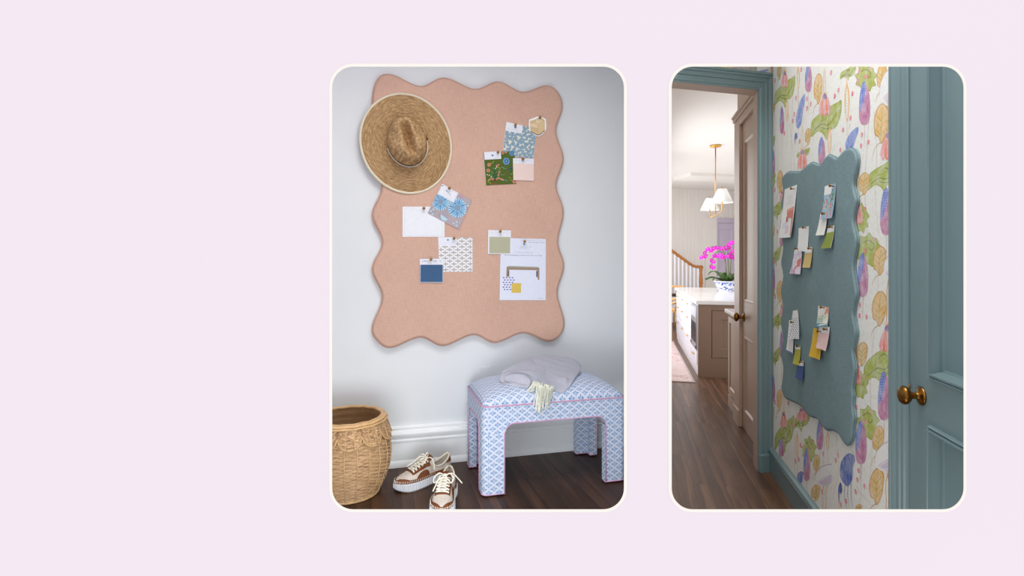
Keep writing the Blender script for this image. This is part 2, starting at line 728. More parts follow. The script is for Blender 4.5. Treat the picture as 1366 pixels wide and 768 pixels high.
# ------------------------------------------------------------------ padded pinboards
def board(name, pl, pix, pix_pts_n, off_front, mat, edge_mat, label, cat, pr=.0034):
    pts = [Vector((*pl.hit(x, y, off_front * .7), 0)) for x, y in pix]
    loop = crom(pts, pix_pts_n)
    n = len(loop)
    # inward normals
    area2 = sum(loop[i].x * loop[(i + 1) % n].y - loop[(i + 1) % n].x * loop[i].y for i in range(n))
    sg = 1 if area2 > 0 else -1
    nor = []
    for i in range(n):
        t = (loop[(i + 1) % n] - loop[i - 1]).normalized()
        nor.append(Vector((-t.y, t.x, 0)) * sg)
    def ring(d, off):
        return [(loop[i] + nor[i] * d, off) for i in range(n)]
    ctr = Vector((sum(p.x for p in loop) / n, sum(p.y for p in loop) / n, 0))
    base = pl.P(ctr.x, ctr.y, 0)
    root = thing(name, base, label, cat)
    F = off_front
    m = MB()
    prof = [(.006, .0005), (.001, .003), (0, F * .45), (.001, F * .72), (.003, F * .88), (.006, F * .97), (.011, F)]
    rows, uvs = [], []
    for d, o in prof:
        r = ring(d, o)
        rows.append([pl.P(p.x, p.y, o2) for p, o2 in r])
        uvs.append([(p.x, p.y) for p, o2 in r])
    m.grid(rows, closed_u=True, uvs=uvs)
    last = ring(.011, F)
    m.poly([pl.P(p.x, p.y, F) for p, _ in last], uv=[(p.x, p.y) for p, _ in last])
    bk = ring(.006, .0005)
    m.poly([pl.P(p.x, p.y, .0005) for p, _ in bk], uv=[(p.x, p.y) for p, _ in bk])
    o = m.build('padded_panel', mat, root, smooth=False)
    smooth_angle(o, 50)
    m = MB()
    r = ring(-.0002, F * .62)
    m.tube([pl.P(p.x, p.y, o2) for p, o2 in r], pr, 8, closed=True)
    m.build('piping', edge_mat, root, smooth=True)
    return root


B1 = [(522.2, 99.8), (560.7, 115.5), (593, 104.1), (633, 119.2), (665.2, 109.4), (696.9, 123.2), (728.3, 114.6), (744, 123.5), (749.8, 143.8), (741.2, 174.6), (751.3, 211.5), (741.5, 246.8), (751.3, 282.2), (743.7, 322.3), (752, 354.6), (743, 390), (752.3, 428.4), (746, 448), (729.8, 454.5), (697.5, 443.7), (660.6, 456.7), (631.4, 445.9), (591.4, 460.7), (560.7, 449.3), (522.2, 463.1), (503.5, 454), (497, 436), (510.6, 396), (497, 359.2), (510.6, 323.8), (497, 286.9), (510, 250), (497, 214), (509, 178), (497.3, 138), (504, 106)]
FB1 = .032
pink_linen = linen('blush pink linen', C(204, 168, 150, .93), .10)
pink_edge = linen('blush pink piping', C(196, 156, 136, .93), .06)
board('pinboard', BW, B1, 9, FB1, pink_linen, pink_edge, 'large blush pink linen pinboard with scalloped edge on the white wall', 'pinboard')

# ------------------------------------------------------------------ swatches, cards and pins
pr_fabric = printed('printed fabric', .9, .16)
pr_paper = printed('printed paper', .6)
brass = NB('aged brass')
_n = brass.noise(brass.coord('Object'), 30, 3)
aged_brass = brass.set(brass.ramp(_n, [(.3, C(96, 62, 22)), (.7, C(168, 122, 58))]), .32, 1.0)
_b = NB('bright brass')
bright_brass = _b.set(C(214, 165, 80), .28, 1.0)
PAPER = (225, 227, 235)


class Sheet:                 # four pixel corners on a board -> curved thin sheet, (s,t) with t down
    def __init__(s, pl, quad, off, curl=0.0, lift=0.0):
        s.pl, s.off, s.curl, s.lift = pl, off, curl, lift
        s.q = [Vector((*pl.hit(x, y, off), 0)) for x, y in quad]   # TL TR BR BL

    def uz(s, a, t):
        tl, tr, br, bl = s.q
        return (tl * (1 - a) + tr * a) * (1 - t) + (bl * (1 - a) + br * a) * t

    def f(s, a, t, off=0.0):
        p = s.uz(a, t)
        c = s.lift * t * t + s.curl * (abs(a - .5) * 2) ** 2 * t
        return s.pl.P(p.x, p.y, s.off + c + off)


BANDS = 8


def sheet_mesh(name, sh, base, art, mat, parent=None, th=.0009, s0=0, t0=0, s1=1, t1=1, lift=0.0, loc=None, zig=0):
    m = MB()
    nx = 6
    def row(t, off):
        return [sh.f(s0 + (s1 - s0) * i / nx, t, off) for i in range(nx + 1)]
    ts = [t0 + (t1 - t0) * j / BANDS for j in range(BANDS + 1)]
    fr = [row(t, lift + th) for t in ts]
    bk = [row(t, lift) for t in ts]
    m.grid(fr, col=base)
    m.grid(bk, col=base)
    def edge(g):
        return g[0][:-1] + [r[-1] for r in g[:-1]] + g[-1][::-1][:-1] + [r[0] for r in g[::-1][:-1]]
    m.grid([edge(fr), edge(bk)], closed_u=True, col=base)
    if zig:                                      # pinked edge: small triangles
        for side in (0, 1):
            for k in range(zig):
                ta, tb = t0 + (t1 - t0) * k / zig, t0 + (t1 - t0) * (k + 1) / zig
                e = s0 if side == 0 else s1
                d = -.018 if side == 0 else .018
                m.add([sh.f(e, ta, lift + th * .5), sh.f(e, tb, lift + th * .5), sh.f(e + d, (ta + tb) / 2, lift + th * .5)], [(0, 1, 2)], col=base)
    if art:
        lay(m, art, lambda a, t, off: sh.f(a, t, lift + th + off), (s0, t0, s1, t1), bands=BANDS, off0=.00012, step=.000008)
    return m.build(name, mat, parent, fixn=False, loc=loc)


def swatch(name, pl, quad, off, label, cat, base, art=None, k=1.0, curl=0.0, lift=0.0, header=None, fabric=True, zig=0, group=None):
    """header = (s0,t0,s1,t1,art): a paper label as a part of its own"""
    sh = Sheet(pl, quad, off, curl, lift)
    c = sh.f(.5, 1)
    root = thing(name, c, label, cat, group)
    sheet_mesh('fabric' if fabric else 'paper', sh, C(*base, k), art, pr_fabric if fabric else pr_paper, root, zig=zig)
    if header:
        s0, t0, s1, t1, ha = header
        sheet_mesh('paper_label', sh, C(*PAPER, k), ha, pr_paper, root, .0006, s0, t0, s1, t1, .0011)
    return root, sh


def pin(pl, px, py, off, label, group, r=.0068, tilt=(0, 0)):
    u, z = pl.hit(px, py, off + .012)
    p = pl.P(u, z, off)
    n = (pl.n + pl.d * tilt[0] + Vector((0, 0, tilt[1]))).normalized()
    m = MB()
    prof = [(.0006, -.006), (.0007, .0008), (r * .55, .001), (r * .62, .0022), (r * .36, .0032), (r * .34, .008), (r * .55, .0105), (r, .0125), (r * 1.02, .0145), (r * .8, .0172), (r * .4, .0185), (0, .0188)]
    m.lathe(prof, 14, axis=(p, n))
    o = m.build('pushpin', aged_brass, smooth=True, loc=p)
    return tag(o, label, 'pushpin', group)


def scribble(art, x0, x1, y, h, col, seed, gap=.25):    # unreadable small print: a broken row of strokes
    r = random.Random(seed)
    x = x0
    while x < x1:
        w = h * r.uniform(.25, .6)
        if r.random() > gap:
            k = r.random()
            if k < .4:
                art.line([(x, y - h / 2), (x, y + h / 2)], h * .16, col)
            elif k < .7:
                art.line([(x, y + h / 2), (x + w * .5, y - h / 2), (x + w, y + h / 2)], h * .14, col)
            else:
                art.ell(x + w / 2, y, w / 2, h / 2, col, n=8)
        x += w + h * .22
    return art


def rose(art, x, y, r, col, asp=1.0):      # small round flower emblem
    for i in range(6):
        a = i * pi / 3
        art.ell(x + r * .55 * cos(a), y + r * .55 * sin(a) * asp, r * .5, r * .5 * asp, col, n=8)
    return art


def R(zoom, sc):                            # zoom window coordinates -> photograph pixels
    return lambda x, y: (zoom[0] + x / sc, zoom[1] + y / sc)


k1 = .93
G1 = 'pins on the pink board'
A = R((630, 140), 6.68)
grey = C(150, 158, 176, k1)
# blue branching print -----------------------------------------------------
art = Art()
r = random.Random(4)
cb = C(138, 168, 186, k1); cbd = C(92, 118, 140, k1)
for i in range(7):
    for j in range(7):
        x = (i + .5 * (j % 2)) / 5.6 + r.uniform(-.02, .02)
        y = j / 5.8 + r.uniform(-.02, .02)
        a = r.uniform(0, pi)
        for col, g in ((cbd, .008), (cb, 0)):
            for q in range(3):
                aa = a + q * 2.1 + .3
                dx, dy = .07 * cos(aa), .07 * sin(aa)
                art.ell(x + dx, y + dy, .043 + g, .027 + g, col, aa, 8)
                art.ell(x + dx * 1.2 - dy * .55, y + dy * 1.2 + dx * .55, .025 + g, .022 + g, col, 0, 7)
            art.ell(x, y, .044 + g, .036 + g, col, 0, 8)
h = Art()
rose(h, .3, .1, .035, C(90, 130, 170, k1), .8)
scribble(h, .06, .48, .185, .012, grey, 3)
swatch('fabric_swatch', BW, [A(305, 154), A(575, 212), A(540, 478), A(270, 445)], FB1 + .0012,
       'swatch of blue branching coral print on cream with white corner label', 'fabric swatch', (214, 214, 200), art, k1,
       header=(.0, -.01, .53, .255, h), zig=26)
# moss green flower print -------------------------------------------------
art = Art()
dg = C(52, 92, 58, k1); pk = C(204, 138, 122, k1); bl = C(96, 146, 190, k1); yl = C(140, 146, 48, k1); wh = C(214, 214, 196, k1); tl = C(40, 92, 92, k1)
art.line([(.3, .85), (.33, .6), (.36, .35)], .025, dg)
for x, y in ((.18, .55), (.24, .62), (.3, .5), (.4, .62), (.47, .55), (.42, .75), (.2, .7), (.26, .78)):
    art.line([(.33, .82), ((x + .33) / 2, (y + .8) / 2 - .03), (x, y)], .014, dg)
    art.ell(x, y, .05, .022, C(84, 128, 92, k1), r.uniform(-1, 1), 8)
for x, y, q in ((.16, .38, .055), (.12, .55, .055), (.47, .62, .035), (.44, .7, .03), (.4, .42, .03), (.46, .4, .03), (.94, .92, .065), (.62, .05, .04), (.72, .02, .04)):
    rose(art, x, y, q, pk); art.ell(x, y, q * .35, q * .35, C(120, 40, 40, k1), n=7)
for x, y in ((.08, .68), (.14, .7), (.2, .75), (.4, .46), (.36, .5)):
    art.ell(x, y, .02, .02, wh, n=7)
art.line([(.1, .86), (.2, .8), (.32, .87)], .035, pk); art.line([(.32, .87), (.42, .79), (.58, .87)], .04, pk); art.ell(.31, .86, .05, .03, C(110, 52, 44, k1))
for x, y, q in ((.72, .3, .11), (.92, .06, .09)):
    rose(art, x, y, q, bl); rose(art, x, y, q * .55, C(60, 96, 130, k1)); art.ell(x, y, q * .2, q * .2, C(160, 196, 216, k1), n=8)
art.line([(.84, .42), (.86, .6), (.82, .75)], .02, tl); art.line([(.78, .55), (.9, .52), (.98, .56)], .03, tl)
for x, y in ((.6, .48), (.66, .52), (.58, .7), (.7, .9), (.64, .86)):
    art.line([(x, y + .06), (x, y - .05)], .012, C(40, 60, 40, k1)); art.ell(x - .03, y, .03, .014, C(130, 160, 130, k1), .7, 7); art.ell(x + .03, y, .03, .014, C(110, 140, 110, k1), -.7, 7)
for x, y in ((.85, .7), (.8, .8), (.92, .66), (.84, .88), (.1, .9), (.16, .95), (.3, .3), (.24, .34), (.5, .5), (.46, .48)):
    art.ell(x, y, .04, .018, yl, r.uniform(-1, 1), 7)
art.ell(.3, .97, .08, .03, C(130, 84, 62, k1)); art.rect(-.02, 0, .018, 1, C(206, 206, 196, k1))
for i in range(24):
    art.rect(-.02, i / 24, .004, (i + .5) / 24, C(90, 84, 78, k1))
h = Art()
rose(h, .29, .1, .032, C(86, 130, 168, k1))
scribble(h, .07, .5, .19, .01, grey, 5)
swatch('fabric_swatch', BW, [A(95, 425), A(375, 409), A(392, 702), A(118, 715)], FB1 + .0024,
       'moss green swatch with embroidered flowers and a white label', 'fabric swatch', (84, 100, 44), art, k1,
       header=(.035, -.015, .56, .22, h))
# pale pink card ----------------------------------------------------------
h = Art()
scribble(h, .1, .88, .1, .045, C(176, 182, 198, k1), 11, .3); scribble(h, .28, .68, .19, .022, grey, 12)
art = Art()
for i in range(30):
    art.rect(i / 30, .245, i / 30 + .012, .975, C(228, 204, 196, k1))
swatch('sample_card', BW, [A(362, 474), A(548, 478), A(549, 675), A(366, 668)], FB1 + .0046,
       'small sample card with pale pink ticking below a white header', 'sample card', (233, 214, 207), art, k1,
       header=(0, 0, 1, .245, h), fabric=True)
# armchair cut-out ---------------------------------------------------------
def cutout():
    loop = [A(*p) for p in ((505, 131), (540, 117), (583, 101), (622, 108), (655, 127), (660, 180), (657, 226), (625, 262), (592, 283), (545, 262), (508, 232), (503, 180))]
    off = FB1 + .0046
    uz = [BW.hit(x, y, off) for x, y in loop]
    cx = sum(p[0] for p in uz) / len(uz); cz = sum(p[1] for p in uz) / len(uz)
    root = thing('armchair_cutout', BW.P(cx, cz, off), 'cut-out picture of a tan barrel armchair with white edge', 'picture')
    m = MB()
    a = [BW.P(u, z, off) for u, z in uz]; b = [BW.P(u, z, off + .0012) for u, z in uz]
    white = C(240, 240, 242, k1)
    m.poly(a, col=white); m.poly(b, col=white); m.grid([a, b], closed_u=True, col=white)
    m.build('paper', pr_paper, root)
    art = Art()
    tan = C(205, 182, 140, k1); lt = C(222, 203, 166, k1); dk = C(176, 150, 106, k1)
    Z = lambda *pp: [BW.hit(*A(x, y), off + .0012) for x, y in pp]
    art.poly(Z((515, 143), (560, 128), (585, 115), (625, 118), (645, 137), (646, 222), (595, 266), (575, 265), (518, 235)), tan)
    art.poly(Z((565, 130), (590, 118), (622, 121), (628, 148), (580, 168), (566, 158)), lt)
    art.poly(Z((518, 170), (560, 163), (582, 172), (580, 208), (520, 196)), lt)
    art.line(Z((518, 194), (580, 210)), .0016, dk)
    art.poly(Z((583, 170), (643, 142), (646, 222), (595, 262), (583, 258)), C(214, 190, 146, k1))
    art.line(Z((583, 170), (584, 258)), .001, dk)
    art.line(Z((520, 236), (575, 266), (596, 268), (645, 228)), .003, C(70, 60, 48, k1))
    m = MB()
    lay(m, art, lambda u, z, o: BW.P(u, z, off + .0012 + o), (-9, -9, 9, 9), off0=.0001, step=.00004)
    m.build('chair_print', pr_paper, root, fixn=False)
cutout()
for (x, y), lab in (((385, 178), 'brass pushpin in the label of the blue coral print'), ((230, 421), 'brass pushpin in the label of the moss green swatch'),
                    ((452, 483), 'brass pushpin at the top of the pale pink sample card'), ((604, 110), 'brass pushpin at the top of the armchair cut-out')):
    pin(BW, *A(x, y), FB1 + .006, lab, G1)

D = R((530, 240), 5.3)
# blank white card ---------------------------------------------------------
art = Art()
lg = C(208, 212, 220, k1)
art.line([(.04, .06), (.96, .06), (.96, .94), (.04, .94), (.04, .06)], .006, lg)
scribble(art, .34, .66, .13, .028, C(196, 198, 206, k1), 21, .3)
scribble(art, .46, .58, .19, .014, lg, 22); scribble(art, .83, .88, .93, .012, C(180, 182, 190, k1), 23)
swatch('note_card', BW, [D(37, 188), D(334, 188), D(334, 402), D(37, 402)], FB1 + .0012, 'blank white landscape note card left of the blue flower swatch', 'card', (227, 230, 235), art, k1, fabric=False)
# blue flower print ---------------------------------------------------------
art = Art()
mauve = C(176, 164, 170, k1); b1 = C(120, 168, 204, k1); b2 = C(180, 210, 224, k1); b3 = C(88, 138, 184, k1); gold = C(196, 178, 128, k1)
for i in range(16):
    art.ell(r.random(), r.random(), .16, .1, C(168 + r.randint(-6, 10), 156 + r.randint(-6, 10), 164 + r.randint(-6, 8), k1), r.random() * 3, 12)
for cx, cy, q in ((.70, .42, .30), (.18, .50, .27)):
    art.ell(cx, cy, q * .92, q, b2, 0, 26)
    for i in range(22):
        a = 2 * pi * i / 22
        art.ell(cx + q * .62 * cos(a), cy + q * .68 * sin(a), q * .36, q * .075, (b1, b3, b1)[i % 3], a, 9)
    art.ell(cx, cy, q * .3, q * .33, C(130, 152, 172, k1), 0, 14)
    for i in range(34):
        a = 2 * pi * i / 34
        art.ell(cx + q * 1.02 * cos(a), cy + q * 1.1 * sin(a), .013, .011, gold, 0, 6)
art.ell(.48, .86, .12, .11, b2, .2, 12, 0, pi)
for x, y in ((.06, .9), (.1, .82), (.14, .95), (.86, .82), (.8, .9), (.9, .92), (.96, .2), (.92, .3), (.97, .45)):
    art.ell(x, y, .035, .03, b2, 0, 8); art.ell(x, y, .012, .012, gold, 0, 6)
h = Art()
gline = C(150, 168, 158, k1)
h.line([(.02, .03), (.52, .03), (.52, .31), (.02, .31), (.02, .03)], .005, gline)
for x, y in ((.19, .12), (.27, .15), (.34, .17), (.22, .13)):
    h.ell(x, y, .022, .02, C(140, 170, 180, k1), 0, 7)
h.ell(.03, .05, .018, .018, C(60, 96, 140, k1), 0, 8)
scribble(h, .16, .42, .235, .012, gline, 31); scribble(h, .36, .46, .28, .01, gline, 32)
swatch('fabric_swatch', BW, [D(318, 27), D(527, 147), D(432, 350), D(214, 234)], FB1 + .0028,
       'tilted swatch with big blue sunburst flowers on mauve', 'fabric swatch', (176, 164, 170), art, k1, header=(.0, .0, .54, .34, h))
# beige trellis -----------------------------------------------------------
art = Art()
bg = C(176, 170, 160, k1)
nx, ny = 4, 6
for i in range(-1, nx * 2 + 2):
    for j in range(-1, ny * 2 + 2):
        if (i + j) % 2:
            continue
        x, y = i / (nx * 2) + .06, j / (ny * 2) + .02
        for dx, dy, rx, ry in ((.045, 0, .048, .017), (-.045, 0, .048, .017), (0, .032, .015, .033), (0, -.032, .015, .033)):
            art.ell(x + dx, y + dy, rx, ry, bg, 0, 8)
h = Art()
rose(h, .275, .07, .03, C(104, 150, 184, k1)); scribble(h, .03, .47, .16, .01, C(190, 196, 216, k1), 41, .1)
swatch('fabric_swatch', BW, [D(290, 406), D(530, 408), D(531, 648), D(300, 650)], FB1 + .0012,
       'white swatch with beige four-petal trellis print', 'fabric swatch', (230, 231, 236), art, k1, header=(.0, -.01, .505, .25, h), zig=22)
# navy card -------------------------------------------------------------
art = Art()
for i in range(21):
    for e in (.0, .962):
        art.rect(e, .25 + i * .75 / 21, e + .038, .25 + (i + .5) * .75 / 21, C(222, 226, 234, k1))
for i in range(20):
    art.rect(i / 20, .962, (i + .5) / 20, 1, C(222, 226, 234, k1))
h = Art()
scribble(h, .1, .42, .1, .07, C(150, 152, 160, k1), 51, .05); scribble(h, .55, .88, .1, .07, C(150, 152, 160, k1), 52, .05)
scribble(h, .28, .74, .19, .028, C(168, 170, 180, k1), 53, .1)
swatch('sample_card', BW, [D(160, 556), D(326, 556), D(325, 726), D(158, 726)], FB1 + .0030,
       'sample card with navy blue cloth below a white header', 'sample card', (66, 96, 132), art, k1, header=(-.01, 0, 1.01, .25, h))
for (x, y), lab in (((188, 200), 'brass pushpin at the top of the blank note card'), ((368, 58), 'brass pushpin in the label of the tilted flower swatch'),
                    ((401, 413), 'brass pushpin in the label of the beige trellis swatch'), ((238, 562), 'brass pushpin at the top of the navy sample card')):
    pin(BW, *D(x, y), FB1 + .005, lab, G1)

E = R((640, 295), 6.68)
# printed sheet with the bench picture --------------------------------------
art = Art()
Q = lambda x, y: ((x - 181) / 407.0, (y - 152) / 551.0)
def Qp(*pts): return [Q(*p) for p in pts]
tx = C(176, 182, 200, k1); dk = C(128, 132, 150, k1)
scribble(art, *[Q(360, 0)[0], Q(576, 0)[0]], Q(0, 170)[1], .012, tx, 61, .15)
scribble(art, *[Q(432, 0)[0], Q(576, 0)[0]], Q(0, 186)[1], .012, dk, 62, .1)
rose(art, *Q(390, 202), .022, C(120, 150, 186, k1), .75)
scribble(art, *[Q(326, 0)[0], Q(452, 0)[0]], Q(0, 228)[1], .026, C(186, 194, 208, k1), 63, .1)
scribble(art, *[Q(345, 0)[0], Q(425, 0)[0]], Q(0, 242)[1], .010, tx, 64, .2)
art.text('SUNNIE BENCH', *Q(388, 279), .040, C(168, 174, 192, k1), 1.0, -1, 1.6)
scribble(art, *[Q(216, 0)[0], Q(555, 0)[0]], Q(0, 303)[1], .013, dk, 65, .1)
w1, w2 = C(156, 134, 118, k1), C(112, 94, 84, k1)
art.poly(Qp((236, 408), (258, 398), (512, 404), (529, 414), (529, 434), (236, 432)), w1)
art.poly(Qp((236, 408), (258, 398), (512, 404), (529, 414)), C(170, 172, 160, k1))
art.poly(Qp((236, 420), (260, 430), (260, 496), (235, 494)), w1); art.poly(Qp((248, 445), (260, 447), (260, 496), (248, 492)), w2)
art.poly(Qp((512, 425), (529, 425), (529, 520), (514, 518)), w1); art.poly(Qp((501, 440), (512, 440), (512, 497), (501, 495)), C(84, 84, 104, k1))
art.poly(Qp((200, 494), (307, 494), (305, 622), (200, 616)), C(226, 228, 240, k1))
for j in range(6):
    for i in range(4):
        x, y = 212 + i * 26 + (j % 2) * 10, 504 + j * 21
        art.ell(*Q(x, y), .026, .011, C(104, 104, 178, k1), 0, 8, pi, 2 * pi); art.rect(*Q(x - 6, y), *Q(x + 7, y + 5), C(124, 124, 190, k1))
art.poly(Qp((284, 552), (367, 552), (366, 637), (283, 637)), C(212, 186, 92, k1))
scribble(art, *[Q(520, 0)[0], Q(560, 0)[0]], Q(0, 686)[1], .012, dk, 66, .1)
swatch('printed_sheet', BW, [E(188, 148), E(588, 158), E(588, 703), E(176, 703)], FB1 + .0012,
       'white printed sheet with a picture of a wooden bench', 'sheet', (219, 224, 238), art, k1, fabric=False)
# sage linen card -----------------------------------------------------------
art = Art()
scribble(art, .14, .86, .11, .05, C(206, 210, 222, k1), 71, .2); scribble(art, .4, .6, .2, .02, tx, 72, .2)
art.rect(.055, .285, .97, .965, C(178, 178, 152, k1))
for i in range(26):
    art.line([(.06, .29 + .67 * i / 26), (.965, .29 + .67 * i / 26)], .006, C(170, 170, 144, k1) if i % 2 else C(186, 186, 162, k1))
swatch('sample_card', BW, [E(75, 77), E(278, 81), E(275, 292), E(72, 292)], FB1 + .0030,
       'sample card with a square of sage green linen', 'sample card', PAPER, art, k1, fabric=False)
pin(BW, *E(183, 91), FB1 + .005, 'brass pushpin at the top of the sage linen card', G1)
pin(BW, *E(400, 181), FB1 + .004, 'brass pushpin at the top of the printed bench sheet', G1)
# ------------------------------------------------------------------ straw hat hung on the board
def straw(name, base, dark, light, scale=1.0):
    b = NB(name)
    t = b.new('ShaderNodeTexCoord')
    def n(sx, sy, sc, sh=0.0):
        mp = b.new('ShaderNodeMapping')
        b.nt.links.new(t.outputs['UV'], mp.inputs[0])
        mp.inputs['Scale'].default_value = (sx, sy, 1)
        mp.inputs['Location'].default_value = (sh, 0, 0)
        mp.inputs['Rotation'].default_value = (0, 0, sh)
        return b.noise(mp.outputs[0], sc, 3, .6)
    a = n(70 * scale, 190 * scale, 1, .5)
    c = n(190 * scale, 70 * scale, 1, .5)
    d = n(12, 12, 1.3)
    s = b.math('ADD', b.math('ADD', a, c), b.math('MULTIPLY', d, .7))
    b.set(b.ramp(b.maprange(s, .98, 1.72, 0, 1), [(.12, dark), (.45, base), (.8, light)]), .75, 0, .25)
    b.bump(s, .7, .004)
    return b.m


straw_hat = straw('natural straw', C(178, 136, 88, .93), C(98, 64, 34, .93), C(236, 208, 164, .93), 1.35)
binding = paint('cream grosgrain', C(218, 210, 188, .93), .8, 0, .1)
cord_white = paint('white cord', C(232, 228, 215, .93), .8, 0, .1)


def hat():
    off = FB1 + .014
    u, z = BW.hit(542.6, 190.8, off)
    c = BW.P(u, z, off)
    s = (c.y) / FPX                         # metres per pixel here
    root = thing('sun_hat', c, 'wide-brimmed straw hat with pinched crown hung on the board corner', 'hat')
    M = frame(c, BW.d, (0, 0, 1), BW.n)
    ang = radians(14)                       # the long axis leans
    NA = 96
    bx, by = 58.0 * s * 1.02, 66.5 * s
    def rimr(a):                            # ellipse brim radius in direction a, long axis tilted
        ca, sa = cos(a - ang), sin(a - ang)
        return 1 / sqrt((ca / bx) ** 2 + (sa / by) ** 2)
    kx, ky = 25.5 * s, 31.0 * s             # crown footprint
    ca_ = radians(17)
    def crr(a):
        c_, s_ = cos(a - ca_), sin(a - ca_)
        return 1 / sqrt((c_ / kx) ** 2 + (s_ / ky) ** 2)
    HC = .145
    def top(x, y):                          # crown height field, teardrop crease and side pinches
        c_, s_ = cos(-ca_), sin(-ca_)
        p, q = (x * c_ - y * s_) / kx, (x * s_ + y * c_) / ky
        r2 = sqrt(p * p + q * q)
        h = HC * (1 - min(1, r2) ** 6) ** .5
        h -= .072 * math.exp(-(abs(p) / .20) ** 2.2) * math.exp(-((q - .0) / .70) ** 4)
        for sd in (-1, 1):
            h -= .046 * math.exp(-((p - sd * .72) / .26) ** 2 - ((q - .30) / .50) ** 2)
        h += .010 * math.exp(-(p / .5) ** 2 - ((q + .45) / .3) ** 2)
        return max(h, 0)
    m = MB(M)
    rows, uvs = [], []
    for i in range(30):
        t = (i / 29) ** .8
        row, uv = [], []
        for j in range(NA):
            a = 2 * pi * j / NA
            r_ = crr(a) * t * .998
            x, y = r_ * cos(a), r_ * sin(a)
            row.append((x, y, top(x, y) + .004)); uv.append((x * 5 + .3 * y, y * 5))
        rows.append(row); uvs.append(uv)
    m.grid(rows, closed_u=True, uvs=uvs)
    m.build('crown', straw_hat, root, smooth=True)
    m = MB(M)
    rows, uvs = [], []
    NR = 22
    for side in (0, 1):
        for i in (range(NR) if side == 0 else range(NR - 1, -1, -1)):
            t = i / (NR - 1)
            row, uv = [], []
            for j in range(NA):
                a = 2 * pi * j / NA
                r_ = crr(a) * .97 * (1 - t) + rimr(a) * t
                x, y = r_ * cos(a), r_ * sin(a)
                zz = .004 + .010 * sin(pi * t) - .012 * t * t + .004 * sin(2 * a + .6) * t * t
                row.append((x, y, zz - .003 * side)); uv.append((a * .5 + t * .9, t * 1.4))
            rows.append(row); uvs.append(uv)
    m.grid(rows, closed_u=True, closed_v=True, uvs=uvs)
    m.build('brim', straw_hat, root, smooth=True)
    m = MB(M)
    pts = []
    for j in range(NA):
        a = 2 * pi * j / NA
        r_ = rimr(a)
        pts.append((r_ * cos(a), r_ * sin(a), -.0085 + .004 * sin(2 * a + .6)))
    m.tube(pts, .0062, 8, closed=True)
    m.build('brim_binding', binding, root, smooth=True)
    m = MB(M)
    pts = [(crr(a) * 1.05 * cos(a), crr(a) * 1.05 * sin(a), .0165 - .004 * abs(sin(a))) for a in [radians(200) + radians(172) * i / 40 for i in range(41)]]
    m.tube(pts, .0022, 6)
    m.build('hat_cord', cord_white, root, smooth=True)
    m = MB(M)
    a = radians(12)
    p = Vector((crr(a) * 1.06 * cos(a), crr(a) * 1.06 * sin(a), .017))
    m.tube([p + Vector((0, 0, -.003)), p + Vector((0, 0, .004))], .0055, 10)
    m.tube([p, p + Vector((-.004, .012, .002)), p + Vector((-.002, .02, .0))], .002, 6)
    m.build('cord_bead', aged_brass, root, smooth=True)
    # the open stitches round the crown: little dark holes
    m = MB(M)
    for row_, hh in ((0, .40), (1, .58)):
        for i in range(15):
            a = radians(-62) + radians(112) * i / 14
            f = .955 - .035 * row_
            x, y = crr(a) * f * cos(a), crr(a) * f * sin(a)
            n_ = Vector((cos(a), sin(a), .7)).normalized()
            q = Vector((x, y, top(x, y) + .0045))
            tg = Vector((-sin(a), cos(a), 0))
            bt = n_.cross(tg)
            w_ = .0019
            m.add([q + tg * w_, q + bt * w_, q - tg * w_, q - bt * w_, q + n_ * .0008], [(0, 1, 4), (1, 2, 4), (2, 3, 4), (3, 0, 4)])
    m.build('open_stitching', paint('dark straw gap', C(70, 44, 26), .9, 0, .1), root)
    # the hanging cord and pin above the brim
    return root


hat()

# ------------------------------------------------------------------ upholstered bench
def motif(name, ground, blue, kblue):
    b = NB(name)
    t = b.new('ShaderNodeTexCoord')
    mp = b.new('ShaderNodeMapping')
    b.nt.links.new(t.outputs['UV'], mp.inputs[0])
    mp.inputs['Scale'].default_value = (1 / .0430, 1 / .0335, 1)
    sp = b.new('ShaderNodeSeparateXYZ')
    nz = b.new('ShaderNodeTexNoise')
    b.nt.links.new(mp.outputs[0], nz.inputs['Vector'])
    nz.inputs['Scale'].default_value = 3
    jit = b.new('ShaderNodeVectorMath', operation='MULTIPLY_ADD')
    b.nt.links.new(nz.outputs['Color'], jit.inputs[0])
    jit.inputs[1].default_value = (.06, .06, 0)
    b.nt.links.new(mp.outputs[0], jit.inputs[2])
    b.nt.links.new(jit.outputs[0], sp.inputs[0])
    best = None
    for ox, oy in ((0, 0), (.5, .5)):
        x = b.math('ABSOLUTE', b.math('SUBTRACT', b.math('FRACT', b.math('ADD', sp.outputs[0], ox)), .5))
        y = b.math('ABSOLUTE', b.math('SUBTRACT', b.math('FRACT', b.math('ADD', sp.outputs[1], oy)), .5))
        def ell(cx, cy, rx, ry):
            dx = b.math('DIVIDE', b.math('SUBTRACT', x, cx), rx)
            dy = b.math('DIVIDE', b.math('SUBTRACT', y, cy), ry)
            return b.math('ADD', b.math('MULTIPLY', dx, dx), b.math('MULTIPLY', dy, dy))
        e = b.math('MINIMUM', ell(.20, 0, .150, .085), ell(0, .20, .055, .150))
        e = b.math('MINIMUM', e, ell(.15, .15, .045, .05))
        best = e if best is None else b.math('MINIMUM', best, e)
    f = b.maprange(best, .75, 1.35, 1, 0)
    tone = b.noise(mp.outputs[0], 1.7, 2)
    bc = b.ramp(tone, [(.35, blue), (.65, kblue)])
    c = b.mix(f, ground, bc)
    b.set(c, .9, 0, .15)
    v = b.coord('Object')
    b.bump(b.noise(v, 500, 2), .25, .001)
    return b.m


